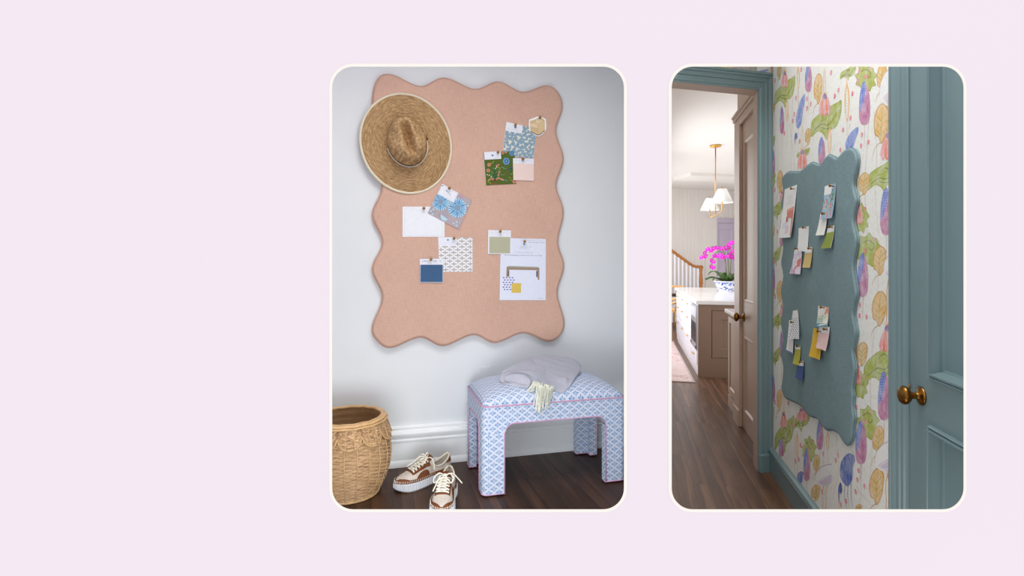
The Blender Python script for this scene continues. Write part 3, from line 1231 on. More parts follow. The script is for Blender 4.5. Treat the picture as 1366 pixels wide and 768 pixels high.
KB = .93
fab = motif('blue leaf trellis fabric', C(207, 212, 226, KB), C(100, 140, 186, KB), C(140, 170, 204, KB))
pinkw = linen('pink welt cord', C(206, 160, 190, KB), .05)
dark_wood = paint('dark glide', C(40, 30, 26), .5)

FL = atz(643.5, 664, 0)                     # front left bottom corner of the bench
BWID, BDEP = .655, .385
WD = BW.d
BD = Vector((-WD.y, WD.x, 0))
MBn = frame(FL, WD, BD, (0, 0, 1))


def bench():
    root = thing('upholstered_bench', FL + WD * BWID / 2 + BD * BDEP / 2, 'blue and white leaf-print upholstered bench with four legs and pink piping', 'bench')
    TZ, LZ, AZ, RR = .378, .262, .302, .040
    LEG, LEGS, T, CR = .098, .070, .036, .024
    # rounded-rectangle perimeter
    def perim(ins, r):
        pts = []
        for cx, cy, a0 in ((BWID - ins - r, ins + r, -pi / 2), (BWID - ins - r, BDEP - ins - r, 0), (ins + r, BDEP - ins - r, pi / 2), (ins + r, ins + r, pi)):
            for i in range(7):
                a = a0 + pi / 2 * i / 6
                pts.append(Vector((cx + r * cos(a), cy + r * sin(a), 0)))
        return pts
    # dense perimeter, arc length parameter, starting at the front edge
    def dense():
        out = []
        def side(p0, p1, n0, flat, L):
            k = 60
            for i in range(k):
                t = i / k
                out.append((p0.lerp(p1, t), n0, flat, t * L, L))
        W_, D_ = BWID, BDEP
        c = CR
        def corner(cx, cy, a0):
            for i in range(6):
                a = a0 + pi / 2 * i / 6
                out.append((Vector((cx + c * cos(a), cy + c * sin(a), 0)), Vector((cos(a), sin(a), 0)), None, 0, 0))
        side(Vector((c, 0, 0)), Vector((W_ - c, 0, 0)), Vector((0, -1, 0)), 'f', W_ - 2 * c)
        corner(W_ - c, c, -pi / 2)
        side(Vector((W_, c, 0)), Vector((W_, D_ - c, 0)), Vector((1, 0, 0)), 'r', D_ - 2 * c)
        corner(W_ - c, D_ - c, 0)
        side(Vector((W_ - c, D_, 0)), Vector((c, D_, 0)), Vector((0, 1, 0)), 'b', W_ - 2 * c)
        corner(c, D_ - c, pi / 2)
        side(Vector((0, D_ - c, 0)), Vector((0, c, 0)), Vector((-1, 0, 0)), 'l', D_ - 2 * c)
        corner(c, c, pi)
        return out
    P = dense()
    # apron ring
    zl = []
    for p, n, fl, s_, L in P:
        z = LZ
        if fl:
            e = min(s_, L - s_) + CR - (LEG if fl in 'fb' else LEGS)          # distance into the arch
            if e > 0:
                z = AZ if e >= RR else AZ - RR + sqrt(max(0, RR * RR - (RR - e) ** 2))
                z = max(z, LZ)
        zl.append(z)
    cum = [0]
    for i in range(1, len(P) + 1):
        cum.append(cum[-1] + (P[i % len(P)][0] - P[i - 1][0]).length)
    rows = [[], [], [], []]
    n_ = len(P)
    m = MB(MBn)
    uvr = [[], [], [], []]
    for i in range(n_ + 1):
        p, nn, fl, s_, L = P[i % n_]
        z = zl[i % n_]
        q = p - nn * T
        if not fl:
            q = p - nn * (CR * .999)
            d_ = q - Vector((BWID / 2, BDEP / 2, 0))
            q = q - Vector((math.copysign(T - CR, d_.x), math.copysign(T - CR, d_.y), 0))
        for k, v in enumerate((Vector((q.x, q.y, TZ)), Vector((q.x, q.y, z)), Vector((p.x, p.y, z)), Vector((p.x, p.y, TZ)))):
            rows[k].append(v)
            uvr[k].append((cum[i], (TZ, z, z, TZ)[k] + (.03 if k < 2 else 0)))
    m.grid(rows, uvs=uvr, closed_v=True)
    o = m.build('apron', fab, root)
    smooth_angle(o, 40)
    # four L-shaped legs
    cx_, cy_ = BWID, BDEP
    for sx, sy in ((0, 0), (1, 0), (1, 1), (0, 1)):
        loop = []
        for i in range(7):
            a = pi + pi / 2 * i / 6
            loop.append((CR + CR * cos(a), CR + CR * sin(a)))
        loop += [(LEG, 0), (LEG, T), (T, T), (T, LEGS), (0, LEGS)]
        loop = [((cx_ - x) if sx else x, (cy_ - y) if sy else y) for x, y in loop]
        # arc length matching the apron print
        def s_of(x, y):
            best = min(range(n_), key=lambda i: (P[i][0].x - x) ** 2 + (P[i][0].y - y) ** 2)
            return cum[best]
        m = MB(MBn)
        us = [s_of(x, y) for x, y in loop]
        base_u = us[0]
        us = [u if abs(u - base_u) < .5 else (u - cum[-1] if u > base_u else u + cum[-1]) for u in us]
        L_ = len(loop)
        for i in range(L_):
            j = (i + 1) % L_
            a, b = loop[i], loop[j]
            ua, ub = us[i], us[j]
            ln = sqrt((a[0] - b[0]) ** 2 + (a[1] - b[1]) ** 2)
            if abs(abs(ua - ub) - ln) > .004:
                ub = ua + ln
            m.add([(a[0], a[1], .006), (b[0], b[1], .006), (b[0], b[1], LZ), (a[0], a[1], LZ)], [(0, 1, 2, 3)], uv=[(ua, .006), (ub, .006), (ub, LZ), (ua, LZ)])
        m.poly([(x, y, .006) for x, y in loop], uv=[(x, y) for x, y in loop])
        leg = m.build('leg', fab, root)
        smooth_angle(leg, 40)
        m = MB(MBn)
        gx = (cx_ - .03) if sx else .03
        gy = (cy_ - .03) if sy else .03
        m.tube([(gx, gy, 0), (gx, gy, .0065)], .014, 12)
        m.build('glide', dark_wood, leg)
        m = MB(MBn)
        m.tube([(x, y, .008) for x, y in loop], .0026, 6, closed=True)
        m.build('leg_piping', pinkw, leg, smooth=True)
    # arch piping along the front faces of the four openings
    for fl in 'frbl':
        ids = [i for i in range(n_) if P[i][2] == fl and zl[i] > LZ + 1e-6]
        a, b = ids[0], ids[-1]
        p0, p1 = P[a - 1][0], P[(b + 1) % n_][0]
        nn = P[a][1]
        pts = [Vector((p0.x, p0.y, .006)), Vector((p0.x, p0.y, LZ))] + [Vector((P[i][0].x, P[i][0].y, zl[i])) for i in ids] + [Vector((p1.x, p1.y, LZ)), Vector((p1.x, p1.y, .006))]
        m = MB(MBn)
        m.tube([p + nn * .0008 for p in pts], .0024, 6)
        m.build('arch_piping', pinkw, root, smooth=True)
    # domed seat
    m = MB(MBn)
    N = 96
    pr0 = []
    for i in range(N):
        pr0.append(None)
    per = [p for p, *_ in P]
    c = Vector((BWID / 2, BDEP / 2, 0))
    rows, uvs = [], []
    K = 22
    for k in range(K + 1):
        t = k / K
        # ring scale from 1 (edge) to 0 (centre) with a rounded shoulder
        s_ = 1 - t
        row, uv = [], []
        for p in per:
            q = c + (p - c) * s_
            ex = abs(q.x - c.x) / (BWID / 2); ey = abs(q.y - c.y) / (BDEP / 2)
            h = (max(0, 1 - ex ** 3.4) ** .52) * (max(0, 1 - ey ** 3.0) ** .52)
            if k == 0:
                h = 0
            row.append((q.x, q.y, TZ + .002 + .076 * h)); uv.append((q.x + .008, q.y * 1.0 + .378 + .03 * h))
        rows.append(row); uvs.append(uv)
    m.grid(rows, closed_u=True, uvs=uvs)
    m.poly([(p.x, p.y, TZ + .002) for p in per])
    m.build('seat', fab, root, smooth=True)
    m = MB(MBn)
    m.tube([(p.x + n.x * .0006, p.y + n.y * .0006, TZ + .001) for p, n, *_ in P], .0030, 6, closed=True)
    m.build('seat_piping', pinkw, root, smooth=True)
    return root


bench()


def bench_top(x, y):
    ex = min(1, abs(x - BWID / 2) / (BWID / 2)); ey = min(1, abs(y - BDEP / 2) / (BDEP / 2))
    return .380 + .076 * (max(0, 1 - ex ** 3.4) ** .52) * (max(0, 1 - ey ** 3.0) ** .52)


MBi = MBn.inverted()

# ------------------------------------------------------------------ folded throw with fringe
throw_mat = linen('lilac grey wool', C(178, 180, 192, .93), .05)
fringe_mat = paint('pale green fringe', C(230, 231, 216, .9), .9, 0, .1, .12, 90, 0)


def throw():
    root = thing('throw_blanket', atz(715, 505, .46), 'folded lilac-grey throw with pale green fringe lying on the bench', 'blanket')
    def on_bench(px, py, h):
        d = ray(px, py)
        for i in range(900):
            p = CAM + d * (2.1 + i * .001)
            q = MBi @ p
            if 0 < q.x < BWID and -.03 < q.y < BDEP and q.z <= bench_top(q.x, max(.004, q.y)) + h:
                return q
            if q.y > BDEP * .78:
                return q
        return q
    def pillow(m, pix, T, seed, wr, n=12, K=34, creases=()):
        loc = crom([on_bench(x, y, h) for x, y, h in pix], n)
        cr = [([on_bench(x, y, h) for x, y, h in line], dep, wid) for line, dep, wid in creases]
        def crease(q):
            d = 0
            for line, dep, wid in cr:
                for a, b in zip(line, line[1:]):
                    ax, ay = b.x - a.x, b.y - a.y
                    t = max(0, min(1, ((q.x - a.x) * ax + (q.y - a.y) * ay) / (ax * ax + ay * ay)))
                    dx, dy = q.x - a.x - ax * t, q.y - a.y - ay * t
                    side = 1 if ax * dy - ay * dx > 0 else -1
                    r2 = sqrt(dx * dx + dy * dy)
                    d = min(d, -dep * math.exp(-(r2 / wid) ** 2)) if side > 0 else min(d, -dep * math.exp(-(r2 / (wid * .35)) ** 2))
            return d
        c = Vector((sum(p.x for p in loc) / len(loc), sum(p.y for p in loc) / len(loc), sum(p.z for p in loc) / len(loc)))
        rows, uvs = [], []
        def below(p):
            return bench_top(p.x, p.y) if (0 < p.x < BWID and 0 < p.y < BDEP) else p.z - .02
        base = []
        for p in loc:
            q = p.lerp(c, .03)
            base.append(Vector((q.x, q.y, min(p.z - .004, max(below(p) + .001, p.z - .09)))))
        rows.append(base); uvs.append([(p.x, p.y) for p in base])
        for k in range(K + 1):
            s_ = 1 - k / K
            row, uv = [], []
            for p in loc:
                q = c + (p - c) * s_
                e = 1 - s_
                bulge = T * (1 - s_ ** 3) ** .6
                nz = noise.noise(Vector((q.x * 9 + q.y * 5 + seed, q.y * 16 - q.x * 7, seed))) * wr * min(1, e * 4)
                nz += sin((q.x * .55 + q.y * 1.0) * 95 + 2.5 * noise.noise(Vector((q.x * 6, q.y * 6, seed)))) * wr * .32 * min(1, e * 3)
                nz += crease(q) * min(1, e * 8)
                zq = q.z + bulge + nz
                if 0 < q.x < BWID and -.01 < q.y < BDEP:
                    zq = max(zq, bench_top(q.x, max(0, q.y)) + .005)
                row.append(Vector((q.x, q.y, zq))); uv.append((q.x, q.y))
            rows.append(row); uvs.append(uv)
        m.grid(rows, closed_u=True, uvs=uvs)
        m.poly(base)
    m = MB(MBn)
    # the big folded pad
    pillow(m, [(668, 499, .030), (675, 492, .046), (697, 481, .062), (722, 474, .068), (745, 475.5, .062), (764, 478.5, .050), (775, 490, .028), (765, 507, .014), (756, 519, .007), (750, 524, .006),
               (742, 521, .009), (728, 512, .026), (716, 502, .038), (700, 496.5, .044), (683, 495.5, .042)], .010, 3.1, .008,
           creases=(([(700, 478, .06), (730, 485, .06), (760, 498, .035), (757, 516, .015)], .011, .022), ([(676, 492, .045), (705, 487, .06), (738, 499, .045), (748, 512, .03)], .009, .020), ([(704, 498, .045), (722, 499, .045), (738, 512, .025)], .008, .016)))
    # the lower roll peeping out below it
    pillow(m, [(666.5, 506, .014), (668, 499.5, .028), (678, 496, .034), (700, 497.5, .036), (718, 503, .030), (727, 512, .012), (718, 519, .005), (705, 518, .004), (694, 516.5, .004), (680, 513.5, .004), (670, 510.5, .005)], .012, 8.7, .008,
           creases=(([(670, 503, .03), (690, 505, .03), (704, 514, .015)], .012, .012), ([(700, 499, .035), (707, 508, .03), (712, 518, .01)], .010, .012)))
    # inner fold visible in the mouth of the roll
    pillow(m, [(672, 504.5, .020), (682, 500, .036), (699, 500, .040), (708, 507, .034), (702, 514, .018), (687, 511, .014)], .010, 5.3, .006, n=8, K=18, creases=(([(676, 503, .03), (692, 504, .04), (703, 510, .03)], .010, .010),))
    body = m.build('woven_cloth', throw_mat, root, smooth=True)
    # fringe
    m = MB()
    r_ = random.Random(9)
    front = Plane((FL.x, FL.y), WD)
    for i in range(52):
        t = i / 51
        sx = 712 + 26 * t + r_.uniform(-1.5, 1.5)
        sy = 509 + 8 * t + r_.uniform(-2, 2)
        ex = 708 + 29 * t + r_.uniform(-3.5, 3.5)
        ey = (530 + 20 * sin(pi * min(1, t * 1.05)) ** .7 if t > .18 else 521 + 22 * t) + r_.uniform(-5, 4)
        if abs(t - .55) < .06:
            ey -= 14
        a = atz(sx, sy, .468)
        la = MBi @ a
        b_ = Vector((*front.hit(ex, ey, .008), 0)); b3 = front.P(b_.x, b_.y, .007)
        lb = MBi @ b3
        if lb.z > .40:
            lb.y = .02; lb.z = bench_top(lb.x, .02) + .005
        pts = []
        for q in range(9):
            w = q / 8
            p = la.lerp(lb, w)
            if p.y > 0:
                p.z = max(p.z, bench_top(p.x, p.y) + .004) if q else p.z
            p.x += .003 * sin(6 * w + i) * w
            p.y = max(p.y, -.008 - .004 * (i % 3)) if p.z < .385 else p.y
            pts.append(MBn @ p)
        m.tube(pts, [.0019] * 8 + [.0011], 5)
    m.build('fringe', fringe_mat, root, smooth=True)


throw()

# ------------------------------------------------------------------ wicker basket
def wicker(name):
    b = NB(name)
    t = b.new('ShaderNodeTexCoord')
    mp = b.new('ShaderNodeMapping')
    b.nt.links.new(t.outputs['UV'], mp.inputs[0])
    mp.inputs['Scale'].default_value = (26, 46, 1)
    n1 = b.noise(mp.outputs[0], 1.0, 2)
    mp2 = b.new('ShaderNodeMapping')
    b.nt.links.new(t.outputs['UV'], mp2.inputs[0])
    mp2.inputs['Scale'].default_value = (90, 400, 1)
    n2 = b.noise(mp2.outputs[0], 1.0, 2)
    s = b.math('ADD', b.math('MULTIPLY', n1, .75), b.math('MULTIPLY', n2, .35))
    b.set(b.ramp(s, [(.32, C(98, 66, 40, .9)), (.50, C(160, 124, 86, .9)), (.70, C(212, 180, 138, .9))]), .5, 0, .4)
    b.bump(n2, .3, .001)
    return b.m


wick = wicker('honey wicker')
cane = paint('peeled cane', C(196, 160, 114, .9), .45, 0, .4, .14, 40, .1)
YC = 2.27
BC = Vector(((464.5 - CX) / FPX * YC, YC, 0))
BPROF = [(0, .128), (.03, .142), (.07, .160), (.12, .176), (.17, .181), (.22, .176), (.27, .163), (.30, .153), (.322, .147)]


def basket():
    root = thing('wicker_basket', BC, 'round honey-brown wicker basket with scalloped collar on the dark floor', 'basket')
    ST, RW, SUB, SR = 44, 44, 4, 3
    hz = .322
    def rad(z):
        return interp(BPROF, z)
    m = MB(Matrix.Translation(BC))
    rows, uvs = [], []
    nj = ST * SUB
    for i in range(RW * SR + 1):
        z = hz * i / (RW * SR)
        rr = i / SR
        row, uv = [], []
        for j in range(nj + 1):
            a = 2 * pi * j / nj
            w = cos(pi * j / SUB + pi * int(rr))               # in and out of the stakes
            prof = abs(sin(pi * rr)) ** .6
            d = .0042 * w * prof - .0060 * (1 - prof)
            row.append(((rad(z) + d) * cos(a), (rad(z) + d) * sin(a), z)); uv.append((j / nj * .9 + .37 * int(rr), int(rr) * .731 + z * .6))
        rows.append(row); uvs.append(uv)
    m.grid(rows, uvs=uvs)
    # inner face and bottom
    rows, uvs = [], []
    for i in range(RW + 1):
        z = .012 + (hz - .012) * i / RW
        row, uv = [], []
        for j in range(nj + 1):
            a = 2 * pi * j / nj
            w = cos(pi * j / SUB + pi * i)
            row.append(((rad(z) - .0085 + .0022 * w) * cos(a), (rad(z) - .0085 + .0022 * w) * sin(a), z)); uv.append((j / nj + .37 * i, z * 3))
        rows.append(row); uvs.append(uv)
    m.grid(rows, uvs=uvs)
    m.lathe([(0, .006), (.118, .006)], 44)
    m.lathe([(0, .012), (.122, .012)], 44)
    body = m.build('woven_body', wick, root, smooth=True)
    # upright canes
    m = MB(Matrix.Translation(BC))
    for k in range(ST // 2):
        a = 2 * pi * (k + .25) / (ST // 2)
        pts = [((rad(z) + .0012) * cos(a), (rad(z) + .0012) * sin(a), z) for z in [hz * i / 24 for i in range(25)]]
        m.tube(pts, .0021, 6)
    m.build('stakes', cane, body, smooth=True)
    m = MB(Matrix.Translation(BC))
    m.tube([(rad(.003) * 1.0 * cos(2 * pi * j / 60), rad(.003) * sin(2 * pi * j / 60), .007) for j in range(60)], .0065, 8, closed=True)
    m.build('base_ring', cane, root, smooth=True)
    # collar: a skirt of scallops hanging from the rim
    NS = 11
    a0 = radians(-38)
    m = MB(Matrix.Translation(BC))
    zt, H = .312, .076
    def crad(z):
        return rad(z) + .008 + .05 * (zt - z) * .9
    edges = []
    for k in range(NS):
        aa = a0 + 2 * pi * k / NS
        rows, uvs = [], []
        nx, ny = 16, 42
        for j in range(ny + 1):
            row, uv = [], []
            for i in range(nx + 1):
                x = -1 + 2 * i / nx
                lim = .42 + .58 * sqrt(max(0, 1 - x ** 2))
                z = zt - H * lim * j / ny
                a = aa + x * pi / NS * .985
                rr_ = j / 3
                pf = abs(sin(pi * rr_)) ** .6
                w = .0030 * cos(pi * i / 2 + pi * int(rr_)) * pf - .0040 * (1 - pf)
                rr = crad(z) + w + .003 * (1 - x * x)
                row.append((rr * cos(a), rr * sin(a), z)); uv.append((i / nx * .22 + k * .3 + .37 * int(rr_), int(rr_) * .731))
            rows.append(row); uvs.append(uv)
        m.grid(rows, uvs=uvs)
        edges.append([(p[0] * 1.01, p[1] * 1.01, p[2]) for p in rows[-1]])
    col = m.build('scalloped_collar', wick, root, smooth=True, fixn=True)
    sm = col.modifiers.new('solid', 'SOLIDIFY'); sm.thickness = .003; sm.offset = -1
    m = MB(Matrix.Translation(BC))
    for e in edges:
        m.tube(e, .0030, 6)
    for k in range(NS):
        aa = a0 + 2 * pi * k / NS
        for x in (-.36, .36):
            lim = .42 + .58 * sqrt(1 - x * x)
            m.tube([(crad(z) * 1.012 * cos(aa + x * pi / NS), crad(z) * 1.012 * sin(aa + x * pi / NS), z) for z in [zt - H * lim * q / 8 for q in range(9)]], .0018, 5)
    m.build('collar_edging', cane, col, smooth=True)
    # rolled rim: three strands of cane
    m = MB(Matrix.Translation(BC))
    for rr, zz, tr in ((.1535, .322, .0075), (.1425, .3245, .0075), (.163, .314, .0045)):
        m.tube([((rr + .0008 * sin(9 * 2 * pi * j / 96)) * cos(2 * pi * j / 96), (rr + .0008 * sin(9 * 2 * pi * j / 96)) * sin(2 * pi * j / 96), zz + .001 * cos(14 * 2 * pi * j / 96)) for j in range(96)], tr, 8, closed=True)
    m.build('rim', cane, root, smooth=True)


basket()

# ------------------------------------------------------------------ pair of sneakers
canvas = linen('oatmeal canvas', C(200, 190, 178, .9), .12)
suede = paint('tan suede', C(112, 68, 43, .9), .9, 0, .15, .10, 60, .2)
rubber = paint('white rubber', C(206, 208, 212, .9), .6, 0, .3, .02, 10, 0)
lace_m = paint('cream lace', C(234, 230, 214, .93), .9, 0, .1, .03, 30, .1)
lining_m = paint('grey lining', C(196, 196, 196, .93), .9, 0, .1)
outsole_m = paint('grey outsole', C(140, 140, 136), .8, 0, .2)


def sneaker(heel, toe, L, side, label):
    d = (Vector(toe) - Vector(heel)); d.z = 0; d.normalize()
    M = frame(heel, d, (-d.y, d.x, 0), (0, 0, 1))
    root = thing('sneaker', Vector(heel) + d * L / 2, label, 'shoe', 'pair of tan and oatmeal sneakers')
    WT = [(0, .002), (.012, .016), (.04, .026), (.1, .033), (.25, .036), (.42, .035), (.6, .042), (.74, .0455), (.85, .042), (.93, .032), (.975, .019), (.994, .008), (1, .001)]
    def w(t): return interp(WT, t)
    def cy(t): return side * (.006 * sin(pi * (t - .3) / .7) if t > .3 else 0)
    SZ = .039
    HT = [(0, .058), (.03, .066), (.12, .064), (.3, .050), (.42, .062), (.5, .064), (.62, .052), (.75, .037), (.86, .028), (.94, .021), (.985, .012), (1, .004)]
    def h(t): return interp(HT, t)
    def S(t, a, o=0.0):                 # a from 0 (outer bottom) to pi (inner bottom)
        ww = w(t) * .93 + o
        hh = h(t) + o
        y = math.copysign(abs(cos(a)) ** .72, cos(a)) * ww
        z = abs(sin(a)) ** .85 * hh
        if t < .42:                     # heel quarters lean in a little
            y *= 1 - .18 * (z / max(hh, .001))
        return Vector((t * L, cy(t) + y, SZ - .004 + z))
    def opening(t):                     # half width of the foot hole in angle
        if t < .02 or t > .44:
            return 0.0
        k = (t - .02) / .42
        return 1.02 * sin(pi * min(1, k * 1.0)) ** .45
    # sole
    m = MB(M)
    N = 170
    out = []
    for i in range(N):
        q = i / N
        if q < .5:
            t = .5 - .5 * cos(pi * q * 2); sg = -1
        else:
            t = .5 - .5 * cos(pi * (1 - q) * 2); sg = 1
        out.append((t, sg))
    def ring(z, o, rib):
        r_ = []
        for i, (t, sg) in enumerate(out):
            rr = .0018 * (1 if i % 2 else -1) if rib else 0
            x = t * L + (o + rr) * (2 * t - 1) * abs(2 * t - 1) ** 3
            zz = z + (.010 * max(0, (t - .8) / .2) ** 2 * (1 - z / .05) if z < .03 else 0)
            r_.append((x, cy(t) + sg * (w(t) * 1.04 + o + rr), zz))
        return r_
    m.grid([ring(.004, -.004, 0), ring(.004, .001, 0), ring(.008, .0025, 1), ring(.032, .002, 1), ring(.035, .0015, 0), ring(.0385, -.001, 0)], closed_u=True)
    m.poly(ring(.004, -.004, 0)); m.poly(ring(.0385, -.001, 0))
    sole = m.build('sole', rubber, root)
    m = MB(M)
    m.grid([ring(0, -.005, 0), ring(0, .0005, 0), ring(.0042, .0012, 0), ring(.0042, -.004, 0)], closed_u=True)
    m.poly(ring(0, -.005, 0))
    m.build('outsole', outsole_m, sole)
    # upper
    m = MB(M)
    TS = [i / 60 for i in range(61)]
    for sd in (0, 1):
        rows, uvs = [], []
        for t in TS:
            amax = pi / 2 - opening(t)
            row = [S(t, (amax * j / 12) if sd == 0 else (pi - amax * j / 12)) for j in range(13)]
            rows.append(row); uvs.append([(t * L, p.z + p.y) for p in row])
        m.grid(rows, uvs=uvs)
    up = m.build('upper', canvas, root, smooth=True)
    sm = up.modifiers.new('solid', 'SOLIDIFY'); sm.thickness = .003; sm.offset = -1
    # insole and lining
    m = MB(M)
    rows = []
    for i in range(25):
        t = .02 + .60 * i / 24
        rows.append([Vector((t * L, cy(t) + w(t) * .84 * s_, SZ + .004 + .006 * (1 - t))) for s_ in (-1, -.5, 0, .5, 1)])
    m.grid(rows)
    m.build('insole', lining_m, root, smooth=True)
    m = MB(M)
    edge = [S(t, pi / 2 - opening(t), .0005) for t in TS if .016 < t < .44]
    edge2 = [S(t, pi / 2 + opening(t), .0005) for t in TS if .016 < t < .44]
    m.tube(edge + edge2[::-1], .0042, 8, closed=True)
    m.build('collar', binding, root, smooth=True)
    # tongue
    m = MB(M)
    rows = []
    for i in range(15):
        q = i / 14
        t = .62 - .24 * q
        hw = .016 + .006 * q
        base = S(max(t, .45), pi / 2, .001)
        z = base.z + (.0 if q < .6 else (q - .6) * .045)
        rows.append([Vector((t * L, cy(t) + hw * s_, z - .006 * s_ * s_)) for s_ in (-1, -.5, 0, .5, 1)])
    m.grid(rows)
    tg = m.build('tongue', suede, root, smooth=True)
    sm = tg.modifiers.new('solid', 'SOLIDIFY'); sm.thickness = .005; sm.offset = 0
    # suede overlays
    def patch(m, t0, t1, alo, ahi, o=.0016, nt=18, na=14):
        rows, uvs = [], []
        for i in range(nt + 1):
            t = t0 + (t1 - t0) * i / nt
            a, b = alo(t), ahi(t)
            rows.append([S(t, a + (b - a) * j / na, o) for j in range(na + 1)])
        m.grid(rows)
    m = MB(M)
    ey = lambda t: .84 if t < .50 else .84 - .16 * (t - .5) / .26
    patch(m, .44, .77, lambda t: pi / 2 - ey(t), lambda t: pi / 2 + ey(t))
    es = m.build('eyestay', suede, root, smooth=True)
    sm = es.modifiers.new('solid', 'SOLIDIFY'); sm.thickness = .0018; sm.offset = -1
    m = MB(M)
    lim = lambda t: .12 + 1.45 * max(0, (t - .74) / .26) ** 1.5
    patch(m, .74, .999, lambda t: 0, lim, .0022, 24)
    patch(m, .74, .999, lambda t: pi - lim(t), lambda t: pi, .0022, 24)
    tc = m.build('toe_cap', suede, root, smooth=True)
    m = MB(M)
    arc = lambda t: .05 + .62 * sqrt(max(0, 1 - ((t - .60) / .13) ** 2))
    patch(m, .47, .73, lambda t: 0, arc, .0018)
    m.build('side_panel', suede, root, smooth=True)
    m = MB(M)
    patch(m, .47, .73, lambda t: pi - arc(t), lambda t: pi, .0018)
    m.build('side_panel', suede, root, smooth=True)
    m = MB(M)
    hl = lambda t: pi / 2 - max(opening(t), .02) - .02
    patch(m, .0, .13, lambda t: .5, hl, .0018)
    patch(m, .0, .13, lambda t: pi - hl(t), lambda t: pi - .5, .0018)
    m.build('heel_patch', suede, root, smooth=True)
    # suede foxing along the top of the sole, with white whip stitching
    m = MB(M)
    m.grid([ring(.037, .0004, 0), ring(.040, .0010, 0), ring(.047, -.0012, 0), ring(.049, -.004, 0)], closed_u=True)
    m.build('foxing', suede, root, smooth=True)
    m = MB(M)
    for i, (t, sg) in enumerate(out):
        if t > .38 and i % 2 == 0:
            y = lambda o: cy(t) + sg * (w(t) * 1.04 + o)
            xx = lambda o: t * L + o * (2 * t - 1) * abs(2 * t - 1) ** 3
            m.tube([(xx(.002), y(.002), .0395), (xx(.0), y(.0), .0480)], .00095, 5)
    m.build('whip_stitching', lace_m, root, smooth=True)
    # laces
    m = MB(M)
    rowsT = [.47, .525, .58, .635, .69, .735]
    for i, t in enumerate(rowsT):
        aw = .46
        pts = [S(t + .006 * s_, pi / 2 - aw * s_, .0045) for s_ in [1 - .2 * k for k in range(11)]]
        m.tube(pts, .0027, 6, flat=.7)
        if i:
            t2 = rowsT[i - 1]
            for sg in (-1, 1):
                pts = [S(t + (t2 - t) * k / 8, pi / 2 + sg * aw * (1 - 2 * k / 8), .0055 + .001 * sg) for k in range(9)]
                m.tube(pts, .0027, 6, flat=.7)
    k0 = S(.455, pi / 2, .010)
    m.tube([k0 + Vector((-.004, -.008, 0)), k0 + Vector((0, 0, .003)), k0 + Vector((.004, .008, 0))], .006, 8)
    def loopy(pts):
        m.tube(crom([k0 + Vector(p) for p in pts], 8, closed=False), .0029, 6, flat=.8)
    loopy([(0, 0, 0), (.012, .02, .014), (.03, .036, .004), (.042, .030, -.012), (.026, .014, -.004), (.004, .003, .001)])
    loopy([(0, 0, 0), (.004, -.024, .012), (.016, -.044, -.004), (.028, -.040, -.018), (.018, -.018, -.004), (.002, -.003, .001)])
    loopy([(0, 0, 0), (-.008, .028, .006), (-.006, .052, -.014), (.004, .070, -.030)])
    loopy([(0, 0, 0), (.02, -.016, .008), (.05, -.030, -.014), (.078, -.040, -.030)])
    if side > 0:
        loopy([(0, 0, 0), (-.006, .004, .016), (.002, .008, .026), (.010, .006, .014), (.004, .002, .002)])
    m.build('laces', lace_m, root, smooth=True)
    return root


T1 = atz(527, 656, 0)
Hh = atz(600, 632, 0)
dd = (T1 - Hh).normalized()
sneaker(T1 - dd * .285, T1, .285, 1, 'tan and oatmeal platform sneaker lying nearer the wicker basket, whole in view')
T2 = atz(589, 694, 0)
H2_ = atz(602, 641, 0)
dd = (T2 - H2_).normalized()
sneaker(T2 - dd * .285, T2, .285, -1, 'tan and oatmeal platform sneaker on the bench side, its toe cut by the border')
# ================================================================== the papered hallway
KH = .80
kw_h = matte('hall ceiling white', C(226, 224, 220))
teal = paint('teal blue paint', C(105, 126, 130, KH), .42, 0, .45, .02, 4, .02)
tan = paint('taupe paint', C(182, 159, 142, .85), .42, 0, .45, .02, 4, .02)
old_brass = aged_brass
paper_ground = (237, 227, 218)
ZT = 2.30                              # top of the hallway walls

U_END = PW.u(1300)
U_MAX = (C0.y - YB - .02) / -PW.d.y                     # the near end of the papered wall
U_D0 = PW.u(1197.5)                    # start of the teal door casing
U_D1 = PW.u(1218.5)                    # door edge
# floor of hallway and kitchen is one board floor
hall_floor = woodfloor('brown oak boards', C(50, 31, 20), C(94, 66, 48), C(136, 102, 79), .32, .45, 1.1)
kL = Vector((.85, 3.02, 0))           # kitchen left wall foot
pN = PW.P(U_END, 0)
kfar = 11.0
pf = [(.30 * YB, YB), (pN.x + .02, YB), (pN.x + .02, pN.y), (C0.x + .3, C0.y + .1), (C0.x + 3.4, C0.y + 9.3), (1.2, kfar + .6), (kL.x - .3, kL.y), (pD.x, pD.y)]
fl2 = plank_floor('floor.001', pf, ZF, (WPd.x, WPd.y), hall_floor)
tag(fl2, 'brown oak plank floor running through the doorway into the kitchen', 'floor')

# ---- wallpaper: shapes printed on the wall, taken with the wall's own perspective
green = C(166, 176, 84, KH); green2 = C(146, 156, 66, KH); gdark = C(96, 102, 62, KH)
plum = C(186, 122, 158, KH); plum2 = C(164, 96, 138, KH); blue_ = C(104, 122, 194, KH); blue2 = C(160, 170, 214, KH)
ochre = C(218, 178, 114, KH); ochre2 = C(190, 142, 70, KH); orange_ = C(226, 170, 86, KH); pinkf = C(232, 152, 158, KH); coral = C(226, 130, 100, KH)
rosec = C(216, 112, 136, KH); mint = C(120, 176, 146, KH); lil = C(206, 196, 212, KH); cream_ = C(232, 222, 208, KH); navy = C(62, 84, 160, KH); stemc = C(190, 166, 166, KH)


